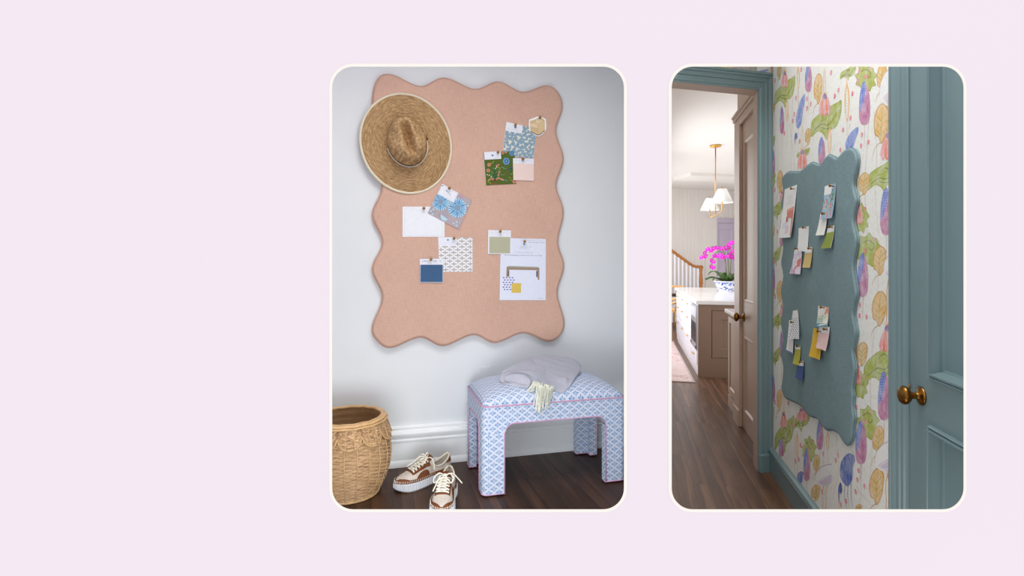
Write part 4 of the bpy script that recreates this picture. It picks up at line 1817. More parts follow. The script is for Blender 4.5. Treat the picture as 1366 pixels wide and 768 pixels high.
class Paper:
    def __init__(s, pl):
        s.pl, s.art = pl, Art()
        s.r = random.Random(12)

    def T(s, box, flip=False):            # unit box -> wall coordinates
        x0, y0, x1, y1 = box
        def f(a, b):
            if flip:
                a = 1 - a
            return s.pl.hit(x0 + (x1 - x0) * a, y0 + (y1 - y0) * b)
        return f

    def P(s, f, pts, col, n=0):
        q = crom([Vector((*f(a, b), 0)) for a, b in pts], n) if n else [Vector((*f(a, b), 0)) for a, b in pts]
        s.art.poly(q, col)

    def L(s, f, pts, w, col, w1=None, n=5):   # w in photograph pixels -> metres
        q = crom([Vector((*f(a, b), 0)) for a, b in pts], n, closed=False)
        k = (s.pl.P(q[0].x, q[0].y).y) / FPX
        s.art.line(q, w * 1.4 * k, col, None if w1 is None else w1 * 1.4 * k)

    def lily(s, *box, flip=False):
        f = s.T(box, flip)
        o = [(1, 0), (.99, .3), (.9, .55), (.79, .69), (.58, .78), (.52, 1), (.4, .84), (.24, .78), (.1, .87), (0, .91), (0, .69), (.05, .51), (.24, .36), (.45, .25), (.62, .15), (.86, .05)]
        s.P(f, o, green2, 4)
        s.P(f, [(.5 + (a - .5) * .93, .5 + (b - .5) * .93) for a, b in o], green, 4)
        s.L(f, [(.12, .74), (.35, .6), (.55, .62), (.7, .5), (.9, .25)], .9, gdark, .5)
        s.L(f, [(.2, .62), (.32, .52), (.4, .5), (.62, .38), (.85, .2)], .7, green2)
        s.L(f, [(.35, .68), (.5, .72), (.66, .68)], .7, gdark)
        s.L(f, [(.4, .42), (.5, .33), (.62, .36)], .8, gdark)

    def frilly(s, *box):
        f = s.T(box)
        o = []
        for i in range(18):
            a = 2 * pi * i / 18 + .2
            q = .44 + (.06 if i % 2 else -.035) - .05 * (i % 5 == 0)
            o.append((.5 + q * cos(a), .5 + q * sin(a)))
        s.P(f, o, green2, 6)
        s.P(f, [(.5 + (a - .5) * .93, .5 + (b - .5) * .93) for a, b in o], green, 6)
        s.L(f, [(.3, .3), (.5, .22), (.7, .35), (.62, .5), (.5, .42)], .7, gdark)
        for i in range(3):
            f2 = f(.2 + .25 * i, .75 - .28 * i)
            k = s.pl.P(*f2).y / FPX
            s.art.ell(f2[0], f2[1], 2 * k, 2.4 * k, rosec, 0, 8)
        s.L(f, [(.45, .7), (.5, .55), (.52, .5)], .6, green2)

    def bud(s, *box, stem=30):
        f = s.T(box)
        x0, y0, x1, y1 = box
        s.L(f, [(.5, 1), (.52, 1 + .5 * stem / (y1 - y0)), (.48, 1 + stem / (y1 - y0))], .9, stemc, .6)
        s.P(f, [(.62, .08), (.86, .2), (1, .46), (1, .74), (.86, .94), (.5, 1), (.18, .95), (.02, .76), (.06, .45), (.3, .2)], plum, 4)
        for i in range(5):
            s.L(f, [(.5 + .05 * i, .2 + .06 * i), (.62 + .05 * i, .6), (.5 + .04 * i, .95)], .55, plum2, .3)
        s.P(f, [(.48, 0), (.6, .03), (.64, .16), (.52, .34), (.3, .56), (.08, .70), (.04, .5), (.1, .3), (.28, .08)], blue_, 3)
        for i in range(11):
            for j in range(3):
                a, b = .14 + .15 * j + .022 * (10 - i), .08 + .055 * i
                if a < .62:
                    q = f(a, b)
                    k = s.pl.P(*q).y / FPX
                    s.art.ell(q[0], q[1], (x1 - x0) * .075 * k, .85 * k, blue2, 0, 6)

    def flower(s, *box):
        f = s.T(box)
        for a0, a1, c in ((.0, .28, pinkf), (.72, 1, pinkf), (.2, .5, coral), (.52, .8, coral), (.36, .64, pinkf)):
            m_ = (a0 + a1) / 2
            s.P(f, [(.5, .16), (m_ * .6 + .2 + .1, .3), (a1, .7), (m_ + .02, 1.0), (a0, .78), (m_ * .6 + .1, .4)], c, 3)
            s.L(f, [(.5, .3), (m_, .9)], .8, C(252, 244, 244, KH), .8)
        for i in range(7):
            q = f(.15 + .12 * i, .62 + .12 * (i % 3))
            k = s.pl.P(*q).y / FPX
            s.art.ell(q[0], q[1], .8 * k, .9 * k, rosec, 0, 6)
        s.P(f, [(.35, .16), (.5, .1), (.66, .16), (.7, .28), (.5, .33), (.3, .28)], C(140, 104, 150, KH), 3)
        for i in range(5):
            q = f(.3 + .1 * i, .1 + .04 * (i % 2))
            k = s.pl.P(*q).y / FPX
            s.art.ell(q[0], q[1], 1.2 * k, 1.5 * k, orange_, 0, 7)
        s.L(f, [(.42, .1), (.4, -.4), (.46, -.9)], .8, orange_)
        s.L(f, [(.58, .1), (.6, -.4), (.56, -.95)], .8, orange_)

    def leaf(s, *box, flip=False):
        f = s.T(box, flip)
        x0, y0, x1, y1 = box
        s.L(f, [(.5, .95), (.1, 1.1), (-.08, 1.35)], .9, ochre2, .5)
        o = [(.55, 0), (.8, .04), (1, .22), (.95, .5), (.85, .75), (.6, .97), (.45, 1), (.3, .85), (.08, .78), (0, .5), (.1, .25), (.3, .08)]
        s.P(f, o, ochre2, 4)
        s.P(f, [(.5 + (a - .5) * .88, .5 + (b - .5) * .92) for a, b in o], ochre, 4)
        s.L(f, [(.45, .95), (.5, .5), (.6, .12)], .7, green2)
        for b in (.3, .48, .66):
            s.L(f, [(.5, b + .12), (.7, b), (.86, b - .06)], .55, green2)
            s.L(f, [(.5, b + .14), (.3, b + .06), (.14, b - .02)], .55, green2)

    def reed(s, *box):
        f = s.T(box)
        y0, y1 = box[1], box[3]
        s.L(f, [(.5, 1), (.55, 1.4), (.5, 1.9)], .6, stemc)
        s.P(f, [(.45, 0), (.6, .16), (.95, .4), (.85, .8), (.5, 1), (.15, .8), (.05, .4), (.35, .16)], C(230, 168, 100, KH), 3)
        s.P(f, [(.5, .25), (.75, .45), (.66, .8), (.5, .93), (.32, .8), (.25, .45)], cream_, 3)
        for i in range(9):
            q = f(.5, .32 + .065 * i)
            k = s.pl.P(*q).y / FPX
            s.art.ell(q[0], q[1], (box[2] - box[0]) * .17 * k, .8 * k, mint, 0, 6)

    def feather(s, *box, flip=False):
        f = s.T(box, flip)
        s.P(f, [(.98, 0), (1, .2), (.8, .5), (.6, .85), (.3, 1), (.05, .95), (0, .7), (.2, .45), (.5, .2)], C(120, 140, 204, KH), 4)
        for i in range(6):
            s.L(f, [(.85 - .08 * i, .12 + .06 * i), (.6 - .06 * i, .45 + .05 * i), (.2 + .07 * i, .92)], .6, navy if i % 2 else blue2, .4)

    def heron(s, *box):
        x0, y0, x1, y1 = box
        f = s.T(box)
        for i in range(3):
            s.L(f, [(.35 + .2 * i, .55), (.3 + .22 * i, .8), (.45 + .2 * i, 1.0)], .9, navy, .4)
        s.P(f, [(.5, 0), (.9, .02), (1, .12), (.85, .25), (.8, .48), (.5, .6), (.2, .52), (0, .38), (.1, .15)], C(92, 112, 178, KH), 4)
        for i in range(6):
            s.L(f, [(.2 + .13 * i, .06), (.16 + .12 * i, .3), (.3 + .08 * i, .55)], .6, navy if i % 2 else blue2, .4)

    def crane(s, *box, flip=False):
        f = s.T(box, flip)
        s.P(f, [(.98, 0), (1, .5), (.9, .82), (.55, 1), (.25, .95), (.02, .75), (.1, .4), (.45, .1)], C(240, 236, 238, KH), 4)
        s.P(f, [(.95, .45), (.98, .75), (.6, .98), (.3, .9), (.2, .78), (.5, .62)], lil, 4)
        for i in range(6):
            s.L(f, [(.92, .5 + .06 * i), (.65, .66 + .05 * i), (.3 + .05 * i, .88)], .5, C(180, 166, 190, KH), .4)
        s.L(f, [(.98, 0), (.45, .1), (.1, .4), (.02, .75)], .8, C(178, 162, 180, KH))

    def legs(s, x, y0, y1, dx=5):
        f = s.T((x, y0, x + dx, y1))
        s.L(f, [(0, 0), (-.4, .3), (-.3, .62), (-.5, 1)], 1.2, orange_)
        s.L(f, [(1, 0), (.6, .3), (.7, .62), (.4, 1)], 1.1, orange_)

    def dot(s, x, y, q=2.6):
        u, z = s.pl.hit(x, y)
        k = s.pl.P(u, z).y / FPX
        s.art.ell(u, z, q * 1.35 * k, q * 1.3 * k, rosec, 0, 9)
        s.art.ell(u, z, q * .6 * k, q * .7 * k, pinkf, 0, 7)

    def twig(s, x0, y0, x1, y1, col=None, w=.7):
        f = s.T((x0, y0, x1, y1))
        s.L(f, [(0, 0), (.6, .35), (.3, .7), (1, 1)], w * 1.15, col or stemc, w * .6)


W_ = Paper(PW)
for a in ((1043, 92, 1080, 640), (1058, 110, 1052, 560), (1064, 95, 1066, 300), (1100, 95, 1096, 330), (1134, 165, 1130, 205), (1110, 206, 1108, 330), (1166, 150, 1172, 310), (1188, 95, 1180, 250),
          (1160, 150, 1150, 420), (1034, 120, 1032, 600), (1038, 200, 1036, 560), (1166, 440, 1158, 660), (1150, 600, 1146, 677), (1100, 590, 1098, 677), (1070, 600, 1078, 660), (1122, 540, 1112, 660),
          (1190, 520, 1186, 600), (1173, 320, 1168, 400), (1060, 580, 1060, 640), (1136, 600, 1160, 670)):
    W_.twig(*a)
for b in ((1120.7, 86, 1142, 107.5), (1081.6, 133.8, 1122.6, 187), (1033.2, 101, 1060.7, 144), (1156.8, 207, 1203, 258), (1029, 265, 1044.5, 294), (1029, 328, 1041.6, 355), (1152, 449, 1203, 519),
          (1028, 462, 1041, 489), (1030, 412, 1046, 441), (1033.5, 554, 1059.5, 604), (1057, 546, 1081, 576), (1181, 490, 1203, 520), (1028, 180, 1034, 200), (1063, 197, 1080, 212)):
    W_.lily(*b)
for b in ((1139.8, 84, 1171, 123), (1138, 270, 1160, 312), (1141, 310, 1177, 357), (1069, 581, 1090, 617), (1141, 540, 1174, 588), (1137, 494, 1159, 533), (1028, 222, 1035, 250), (1029, 596, 1036, 616), (1028, 375, 1034, 398)):
    W_.frilly(*b)
for b in ((1036.7, 84, 1042.6, 106), (1085.5, 98, 1097.5, 139), (1165.6, 137.7, 1186, 191.4), (1073.8, 171, 1082, 194), (1169.5, 84, 1183, 123), (1145, 229.8, 1160, 260), (1164.6, 328, 1182.5, 367.5),
          (1036.3, 227, 1044.5, 257), (1163, 388, 1183, 435), (1142.7, 456, 1157.7, 488), (1036, 374, 1045, 403), (1159.7, 623.7, 1179.5, 673), (1164, 567, 1179.5, 606.5), (1036, 519, 1043.5, 548),
          (1085, 606, 1093.5, 631), (1081.8, 646, 1094.5, 668), (1029, 138, 1034, 152), (1141, 672, 1150, 684), (1028.5, 540, 1033, 560), (1028.5, 300, 1034, 318)):
    W_.leaf(*b)
for b in ((1126.5, 102.6, 1133.6, 163), (1104, 164, 1109.5, 206), (1063, 85, 1067.2, 119), (1048.4, 127, 1052, 163), (1102, 573, 1106.6, 601), (1061.5, 573, 1065.7, 610)):
    W_.reed(*b)
for b in ((1145.7, 108.4, 1160.7, 167), (1073.8, 84, 1083, 123), (1040.2, 141.6, 1046, 178.7), (1091.4, 182.6, 1100.8, 219), (1174, 250.3, 1191, 313.7), (1143.8, 337, 1158.3, 396), (1040, 293, 1044.7, 329),
          (1040.4, 441, 1045, 477), (1170.9, 495, 1188, 560.6), (1141, 560.6, 1156.2, 619), (1089.2, 559, 1098.4, 600), (1071.8, 597.5, 1080.7, 641.5), (1039, 585, 1046, 609), (1029.5, 200, 1034, 232), (1029.5, 350, 1034, 388), (1029.5, 500, 1034, 536)):
    W_.bud(*b)
for b in ((1042.6, 92, 1051.4, 117), (1092.4, 121, 1108, 154.5), (1064, 196, 1076.8, 226), (1174.5, 171, 1199.5, 214), (1139.5, 264, 1151, 300), (1173, 428, 1197, 470), (1138.5, 481, 1149, 513), (1041, 547, 1049.8, 570.5),
          (1062, 542, 1077, 562), (1040, 252, 1046, 270), (1178, 676, 1198, 700), (1040, 405, 1046, 424)):
    W_.flower(*b)
W_.feather(1062, 125, 1073.8, 171); W_.feather(1128, 169, 1145, 200)
W_.heron(1120.5, 605, 1141, 677); W_.heron(1063, 628.7, 1072.5, 655)
for b in ((1117.6, 643.5, 1123.8, 672), (1059.5, 176.8, 1064, 193)):
    f_ = W_.T(b)
    W_.P(f_, [(.3, .1), (.7, 0), (1, .3), (.7, .55), (.5, .45), (.3, 1), (.1, .5)], navy, 3)
    W_.L(f_, [(.35, .55), (.2, 1.1), (.1, 1.6)], .8, orange_, .3)
W_.crane(1166, 586.6, 1199, 629); W_.crane(1086.7, 618.8, 1110, 649); W_.crane(1173, 86, 1203, 142, flip=False); W_.crane(1178, 335, 1200, 371)
W_.legs(1187, 114, 172, 6); W_.legs(1186, 370, 430, 7); W_.legs(1185, 628, 690, 8); W_.legs(1099, 648, 684, 5); W_.legs(1190, 545, 570, 5)
zd = lambda ox, oy, sc: (lambda x, y: (ox + x / sc, oy + y / sc))
for fn, pts in ((zd(1025, 85, 5.122), ((480, 180), (575, 205), (430, 60), (562, 370), (512, 452), (493, 590), (640, 485), (685, 535), (635, 560), (850, 225), (265, 305), (290, 275), (190, 235), (178, 345), (168, 390), (455, 220), (617, 660), (225, 40), (46, 115), (265, 240), (110, 475), (215, 530), (677, 85), (622, 50), (612, 115))),
                (zd(1025, 220, 5.122), ((848, 487), (613, 520), (660, 590), (45, 170), (62, 455), (40, 660))),
                (zd(1025, 360, 4.8), ((588, 225), (585, 292), (630, 300), (570, 380), (783, 125), (44, 170))),
                (zd(1010, 500, 4.041), ((437, 433), (425, 460), (357, 425), (548, 515), (541, 565), (580, 600), (532, 628), (452, 700), (480, 680), (715, 272), (537, 175), (575, 250), (208, 465), (225, 455), (707, 545), (350, 630), (168, 150), (190, 270), (235, 380), (97, 145), (735, 675)))):
    for p in pts:
        W_.dot(*fn(*p))
paper_mat = printed('printed wallpaper', .85, .05, .42, C(242, 233, 223, KH))


def papered(name, pl, u0, u1, z0, z1, paper, label, th=.05):
    m = MB()
    g = C(*paper_ground, KH)
    fr = [pl.P(u0, z0), pl.P(u1, z0), pl.P(u1, z1), pl.P(u0, z1)]
    bk = [pl.P(u0, z0, -th), pl.P(u1, z0, -th), pl.P(u1, z1, -th), pl.P(u0, z1, -th)]
    m.add(fr, [(0, 1, 2, 3)], col=g)
    m.add(bk, [(0, 1, 2, 3)], col=g)
    m.grid([fr, bk], closed_u=True, col=g)
    lay(m, paper.art, lambda u, z, o: pl.P(u, z, o), (u0, z0, u1, z1), off0=.0002, step=.000012)
    o = m.build(name, paper_mat, fixn=False)
    return tag(o, label, 'wall', kind='structure')


papered('wall_right', PW, 0, U_D0 + .01, ZF, ZT, W_, 'hallway wall in botanical wallpaper behind the teal pinboard')

# ---- teal baseboard along the papered wall
base2 = [(.0005, 0), (.019, 0), (.019, .104), (.022, .108), (.022, .113), (.017, .117), (.022, .122), (.024, .130), (.020, .137), (.012, .141), (.008, .146), (.0005, .146)]
bb = run('baseboard_right', PW, .022, U_D0 + .004, base2, teal, ZF)
smooth_angle(bb, 30)
tag(bb, 'teal moulded baseboard along the papered hallway wall', 'baseboard', kind='structure')


# ---- moulded casing swept along a path on a wall plane
def casing(name, pl, path, prof, mat, off=0.0):
    """path: (u,z) polyline of the inner edge; prof: (outward distance, height off the wall)"""
    m = MB()
    n = len(path)
    P2 = [Vector((p[0], p[1])) for p in path]
    rows = []
    for i in range(n):
        d0 = (P2[i] - P2[i - 1]).normalized() if i else None
        d1 = (P2[i + 1] - P2[i]).normalized() if i < n - 1 else None
        nn = []
        for d in (d0, d1):
            if d is not None:
                nn.append(Vector((d.y, -d.x)))
        if len(nn) == 2:
            b = (nn[0] + nn[1]).normalized()
            b = b / max(.2, b.dot(nn[0]))
        else:
            b = nn[0]
        rows.append([pl.P(P2[i].x + b.x * w, P2[i].y + b.y * w, off + h) for w, h in prof])
    m.grid(rows, closed_u=True)
    m.poly(rows[0]); m.poly(rows[-1])
    o = m.build(name, mat)
    smooth_angle(o, 28)
    return o


uJ = DW.u(1010.3)                       # inner edge of the doorway casing
zH = DW.hit(1010.3, 120.2)[1]           # underside of the head casing
WC = -uJ                                # casing reaches the corner
cp = [(0, .0005), (0, .012), (.006, .014), (.010, .019), (.022, .020), (.024, .013), (.040, .014), (.044, .021), (.050, .022), (.053, .015), (.066, .017), (.070, .024), (.078, .027),
      (.082, .024), (.086, .030), (.094, .032), (WC, .030), (WC, .0005)]
cp = [(a * WC / .0975 if a < WC else a, b) for a, b in cp]
cs = casing('trim_3', DW, [(uJ, ZF + .0), (uJ, zH), (uD, zH)], [(a, b) for a, b in cp], teal)
tag(cs, 'teal moulded casing round the doorway to the kitchen', 'trim', kind='structure')
m = MB(frame(DW.P(0, ZF), DW.d, DW.n * -1, (0, 0, 1)))
m.box((uJ - .002, -.036, .0), (-.001, -.0005, .105))
pb = m.build('trim_4', teal)
bevel(pb, .003, 2)
tag(pb, 'teal plinth block at the foot of the doorway casing', 'trim', kind='structure')

# papered strip above the doorway + plain backing
D_ = Paper(DW)
for b in ((940, 70, 966, 100), ):
    D_.lily(*b)
D_.feather(1003, 92.5, 1024, 101.5)
D_.flower(930, 78, 950, 92.5)
D_.reed(962, 80, 968, 96); D_.bud(1028, 82, 1034, 94); D_.leaf(963, 86, 976, 98)
D_.twig(1000, 86, 1002, 101); D_.twig(985, 86, 990, 98)
papered('wall_back.001', DW, uD, 0, zH + WC - .002, ZT, D_, 'papered strip of hallway wall above the doorway')

# jamb and head lining in taupe
m = MB(frame(DW.P(uJ, ZF), DW.d, DW.n * -1, (0, 0, 1)))
ju = WPd.dot(DW.d); jv = WPd.dot(DW.n * -1)
J = .112
hh = zH - ZF
m.add([(0, .0, 0), (J * ju, J * jv, 0), (J * ju + .09, J * jv, 0), (.09, 0, 0), (0, 0, hh + .08), (J * ju, J * jv, hh + .08), (J * ju + .09, J * jv, hh + .08), (.09, 0, hh + .08)],
      [(0, 1, 2, 3), (4, 5, 6, 7), (0, 1, 5, 4), (1, 2, 6, 5), (2, 3, 7, 6), (3, 0, 4, 7)])
jb = m.build('trim_5', tan)
tag(jb, 'taupe door jamb inside the teal casing', 'trim', kind='structure')
m = MB(frame(DW.P(uJ, zH), DW.d, DW.n * -1, (0, 0, 1)))
m.add([(0, 0, 0), (J * ju, J * jv, 0), (J * ju + uD - uJ, J * jv, 0), (uD - uJ, 0, 0), (0, 0, .3), (J * ju, J * jv, .3), (J * ju + uD - uJ, J * jv, .3), (uD - uJ, 0, .3)],
      [(0, 1, 2, 3), (4, 5, 6, 7), (0, 1, 5, 4), (1, 2, 6, 5), (2, 3, 7, 6), (3, 0, 4, 7)])
tag(m.build('trim_6', tan), 'taupe head lining of the doorway', 'trim', kind='structure')

# ---- teal door in the papered wall, with casing
U_C = U_D1 - U_D0
cp2 = [(0, .0005), (0, .010), (.10, .013), (.14, .018), (.2, .019), (.22, .012), (.44, .013), (.47, .017), (.53, .019), (.58, .014), (.72, .016), (.78, .022), (.84, .024), (.87, .020), (.9, .027), (.97, .027), (1, .024), (1, .0005)]
cp2 = [(a * U_C * .93, b * 1.0) for a, b in cp2]
o = casing('trim_7', PW, [(U_D1 - U_C * .07, ZF), (U_D1 - U_C * .07, ZT)], [(-(-a), b) for a, b in cp2], teal)
# the profile runs outwards to the left of the door
bpy.data.objects.remove(o)
m = MB()
for_rows = []
for z in (ZF, ZT):
    for_rows.append([PW.P(U_D1 - U_C * .07 - a, z, b) for a, b in cp2])
m.grid(for_rows, closed_u=True)
m.poly(for_rows[0]); m.poly(for_rows[1])
o = m.build('trim_7', teal)
smooth_angle(o, 28)
tag(o, 'teal fluted casing between the wallpaper and the teal door', 'trim', kind='structure')


def panel_loops(m, pl, u0, z0, u1, z1, prof, base):     # concentric rectangles with heights: raised moulding and field
    rows = []
    for d, h in prof:
        rows.append([pl.P(u0 + d, z0 + d, base + h), pl.P(u1 - d, z0 + d, base + h), pl.P(u1 - d, z1 - d, base + h), pl.P(u0 + d, z1 - d, base + h)])
    m.grid(rows, closed_u=True)
    m.add(rows[-1], [(0, 1, 2, 3)])


def panel_door(name, pl, u0, u1, z0, z1, panels, prof, base, mat, th=.035, parent=None):
    """stiles and rails as boxes round the panels, each panel with its moulding"""
    m = MB()
    us = sorted({u0, u1} | {p[0] for p in panels} | {p[2] for p in panels})
    zs = sorted({z0, z1} | {p[1] for p in panels} | {p[3] for p in panels})
    for a, b in zip(us, us[1:]):
        for c, d in zip(zs, zs[1:]):
            if any(p[0] <= a and b <= p[2] and p[1] <= c and d <= p[3] for p in panels):
                continue
            m.add([pl.P(a, c, base), pl.P(b, c, base), pl.P(b, d, base), pl.P(a, d, base)], [(0, 1, 2, 3)])
    for p in panels:
        panel_loops(m, pl, *p, prof, base)
    fr = [pl.P(u0, z0, base), pl.P(u1, z0, base), pl.P(u1, z1, base), pl.P(u0, z1, base)]
    bk = [pl.P(u0, z0, base - th), pl.P(u1, z0, base - th), pl.P(u1, z1, base - th), pl.P(u0, z1, base - th)]
    m.grid([fr, bk], closed_u=True)
    m.add(bk, [(0, 1, 2, 3)])
    o = m.build(name, mat, parent)
    smooth_angle(o, 28)
    return o


up0 = PW.u(1245.5)
zu = PW.hit(1245, 505)[1]; zl_ = PW.hit(1244, 566)[1]
kz = PW.P(U_D1, 0).y / FPX
dprof = [(0, 0), (.0008, .008), (.004, .013), (.008, .007), (.0105, .013), (.016, .014), (.018, .003), (.022, -.005), (.0235, -.015), (.031, -.018)]
d1 = panel_door('door_1', PW, U_D1 - U_C * .06, U_MAX, ZF + .006, ZT, [(up0, zu, U_MAX - .03, ZT - .05), (up0, ZF + .16, U_MAX - .03, zl_)], dprof, .006, teal)
tag(d1, 'teal panelled door with a brass knob beside the wallpaper', 'door', kind='structure')


def knob(parent, p, n, s, name='door_knob'):
    m = MB()
    prof = [(0, 0), (.026, 0), (.027, .003), (.022, .006), (.019, .008), (.011, .010), (.009, .016), (.0105, .020), (.009, .024), (.012, .029), (.021, .033), (.0265, .041), (.0265, .047), (.021, .054), (.010, .058), (0, .059)]
    m.lathe([(r * s, z * s) for r, z in prof], 28, axis=(p, n))
    o = m.build(name, aged_brass, parent, smooth=True)
    return o


u_, z_ = PW.hit(1229.5, 528, .006)
knob(d1, PW.P(u_, z_, .0062), PW.n, 1.0)
m = MB()
u2, z2 = PW.hit(1216.2, 515, .006)
m.tube([PW.P(u2, z2 - .006, .012), PW.P(u2, z2 + .006, .012)], .0028, 8)
m.build('latch_turn', aged_brass, d1, smooth=True)

# ---- second board and its swatches
FB2 = .017
B2 = [(1044.6, 236), (1051.4, 229.2), (1059, 228.5), (1068, 228.2), (1076, 221), (1083.6, 216.2), (1089.5, 217.8), (1095.5, 219), (1100.5, 211.5), (1106, 206), (1111.5, 208), (1117.5, 210.5), (1124, 203), (1133.4, 197.3),
      (1139.8, 199.5), (1143.8, 210), (1142.4, 225), (1138.6, 243), (1140.5, 255), (1143.2, 266), (1141.2, 277), (1138.4, 293), (1140.5, 306), (1143, 319), (1141.2, 335), (1138.4, 354), (1140.6, 372), (1143.3, 391), (1140.5, 404), (1138.2, 418), (1140.3, 431),
      (1142.4, 444), (1140, 456), (1138.2, 468), (1139.6, 480), (1141, 493), (1139, 506), (1137.6, 518), (1138.6, 527), (1137.4, 540), (1139.8, 556), (1138, 570), (1137, 584), (1131.3, 593.8), (1125, 589), (1118.5, 578), (1110, 573.7), (1103, 573.5),
      (1096.6, 567), (1090, 558), (1082.3, 555.7), (1075.6, 550), (1069.4, 542), (1062, 537.3), (1053.3, 533.6), (1047, 529.7), (1043.2, 518), (1044.8, 505), (1045.6, 489), (1042.6, 472), (1045.6, 452), (1042.6, 430), (1045.4, 408), (1042.6, 388), (1045.7, 368),
      (1043, 350), (1045.7, 330), (1043, 310), (1045.7, 290), (1043, 272), (1045.5, 255), (1044, 244)]
teal_linen = linen('slate teal linen', C(120, 141, 146, KH), .15)
teal_edge = linen('slate teal piping', C(104, 128, 134, KH), .08)
board('pinboard', PW, B2, 3, FB2, teal_linen, teal_edge, 'large slate teal linen pinboard with scalloped edge on the wallpaper', 'pinboard', .0019)

k2 = KH
F5 = R((1040, 235), 5.489)
F6 = R((1040, 400), 6.678)
GS2 = 'pins on the teal board'
gr2 = C(170, 172, 188, k2)
art = Art()
for y in (.18, .22, .27):
    scribble(art, .3, .7, y, .012, gr2, int(y * 100), .1)
scribble(art, .12, .9, .32, .012, gr2, 7, .1)
rb = C(198, 124, 108, k2)
art.poly([(.36, .44), (.94, .40), (.96, .62), (.42, .60)], rb); art.poly([(.36, .44), (.94, .40), (.95, .46), (.37, .50)], C(214, 148, 132, k2))
art.poly([(.36, .58), (.52, .58), (.52, .68), (.38, .70)], C(170, 96, 84, k2)); art.poly([(.82, .58), (.97, .55), (.99, .97), (.88, .97)], rb)
art.poly([(.15, .69), (.42, .68), (.42, .80), (.16, .82)], C(206, 206, 232, k2)); art.poly([(.38, .77), (.66, .75), (.68, .90), (.4, .92)], C(206, 190, 206, k2))
swatch('printed_sheet', PW, [F5(38, 96), F5(127, 62), F5(108, 446), F5(20, 452)], FB2 + .0015, 'white printed sheet with a picture of a red bench', 'sheet', (232, 230, 238), art, k2, curl=.006, lift=.012, fabric=False)
art = Art()
r = random.Random(3)
for i in range(46):
    x, y = r.random(), .25 * r.random() + .75 * r.random()
    art.ell(x, y, .07, .018, (C(98, 150, 110, k2), C(226, 120, 96, k2), C(224, 204, 150, k2), C(86, 138, 96, k2))[i % 4], r.uniform(-1.2, 1.2), 8)
for i in range(7):
    x = r.random(); y = r.uniform(.25, .95)
    art.ell(x, y, .1, .026, C(226, 112, 92, k2), 1.2, 9)
art.line([(.6, .2), (.8, .35), (.62, .5)], .05, C(80, 140, 90, k2))
swatch('fabric_swatch', PW, [F5(334, 76), F5(413, 50), F5(411, 304), F5(327, 316)], FB2 + .0015, 'sky blue swatch with tiny scattered flowers and white label', 'fabric swatch', (150, 178, 200), art, k2, curl=.004, lift=.010,
       header=(-.01, -.01, .64, .27, None))
art = Art()
art.rect(0, .26, 1, .28, C(206, 206, 206, k2)); art.rect(0, .28, 1, 1, C(222, 220, 216, k2))
swatch('sample_card', PW, [F5(299, 276), F5(350, 262), F5(345, 430), F5(283, 433)], FB2 + .0052, 'narrow off-white sample card below the sky blue flower swatch', 'sample card', (238, 238, 240), art, k2, lift=.010, fabric=False)
art = Art()
art.rect(-.1, .27, 1.1, 1.1, C(156, 168, 90, k2))
for i in range(40):
    art.line([(0, .28 + i * .018), (1, .28 + i * .018)], .006, C(142, 156, 78, k2))
swatch('sample_card', PW, [F5(355, 373), F5(402, 358), F5(394, 524), F5(320, 530)], FB2 + .0030, 'apple green sample card with white header', 'sample card', (236, 238, 240), art, k2, lift=.010, zig=14)
swatch('note_card', PW, [F5(140, 380), F5(213, 366), F5(213, 553), F5(140, 545)], FB2 + .0015, 'plain white upright card right of the bench sheet', 'card', (232, 232, 238), None, k2, lift=.006, fabric=False)
art = Art()
r = random.Random(8)
for i in range(16):
    art.ell(r.random(), .25 + .75 * r.random(), .18, .06, (C(190, 172, 198, k2), C(216, 206, 222, k2), C(206, 140, 140, k2), C(226, 220, 232, k2))[i % 4], r.uniform(0, 3), 9)
art.poly([(.5, .5), (.9, .38), (.95, .7), (.6, .72)], C(208, 132, 124, k2))
swatch('fabric_swatch', PW, [F5(112, 534), F5(163, 520), F5(166, 718), F5(90, 712)], FB2 + .0040, 'pink and lilac brushstroke swatch at the foot of the plain card', 'fabric swatch', (216, 206, 220), art, k2, lift=.010,
       header=(0, 0, 1, .2, None))
swatch('sample_card', PW, [F5(190, 530), F5(241, 517), F5(236, 670), F5(180, 668)], FB2 + .0040, 'golden tan sample card with white header', 'sample card', (206, 180, 122), None, k2, lift=.008, header=(0, 0, 1, .26, None))
art = Art()
for j in range(11):
    for i in range(4):
        x, y = .12 + .25 * i + (j % 2) * .1, .30 + j * .065
        art.line([(x - .07, y), (x + .07, y - .012)], .014, C(86, 108, 152, k2)); art.line([(x, y - .02), (x + .03, y + .02)], .02, C(86, 108, 152, k2))
swatch('fabric_swatch', PW, [F6(120, 96), F6(160, 88), F6(202, 348), F6(98, 343)], FB2 + .0042, 'white swatch with small blue hatch print fanned out at the bottom', 'fabric swatch', (232, 230, 232), art, k2, curl=.003, lift=.012)
art = Art()
art.rect(0, .96, 1, 1, C(128, 126, 190, k2))
swatch('note_card', PW, [F6(85, 180), F6(124, 180), F6(132, 482), F6(73, 452)], FB2 + .0020, 'white card with violet bottom edge partly behind the blue hatch swatch', 'card', (230, 228, 236), art, k2, lift=.008, fabric=False)
swatch('sample_card', PW, [F6(142, 405), F6(187, 406), F6(188, 584), F6(133, 566)], FB2 + .0024, 'olive yellow sample card above the navy one', 'sample card', (182, 178, 78), None, k2, lift=.008, header=(0, 0, 1, .2, None))
swatch('sample_card', PW, [F6(166, 550), F6(215, 542), F6(216, 728), F6(156, 690)], FB2 + .0050, 'navy sample card, lowest on the teal board', 'sample card', (72, 92, 138), None, k2, lift=.008, header=(.25, 0, 1, .25, None))
art = Art()
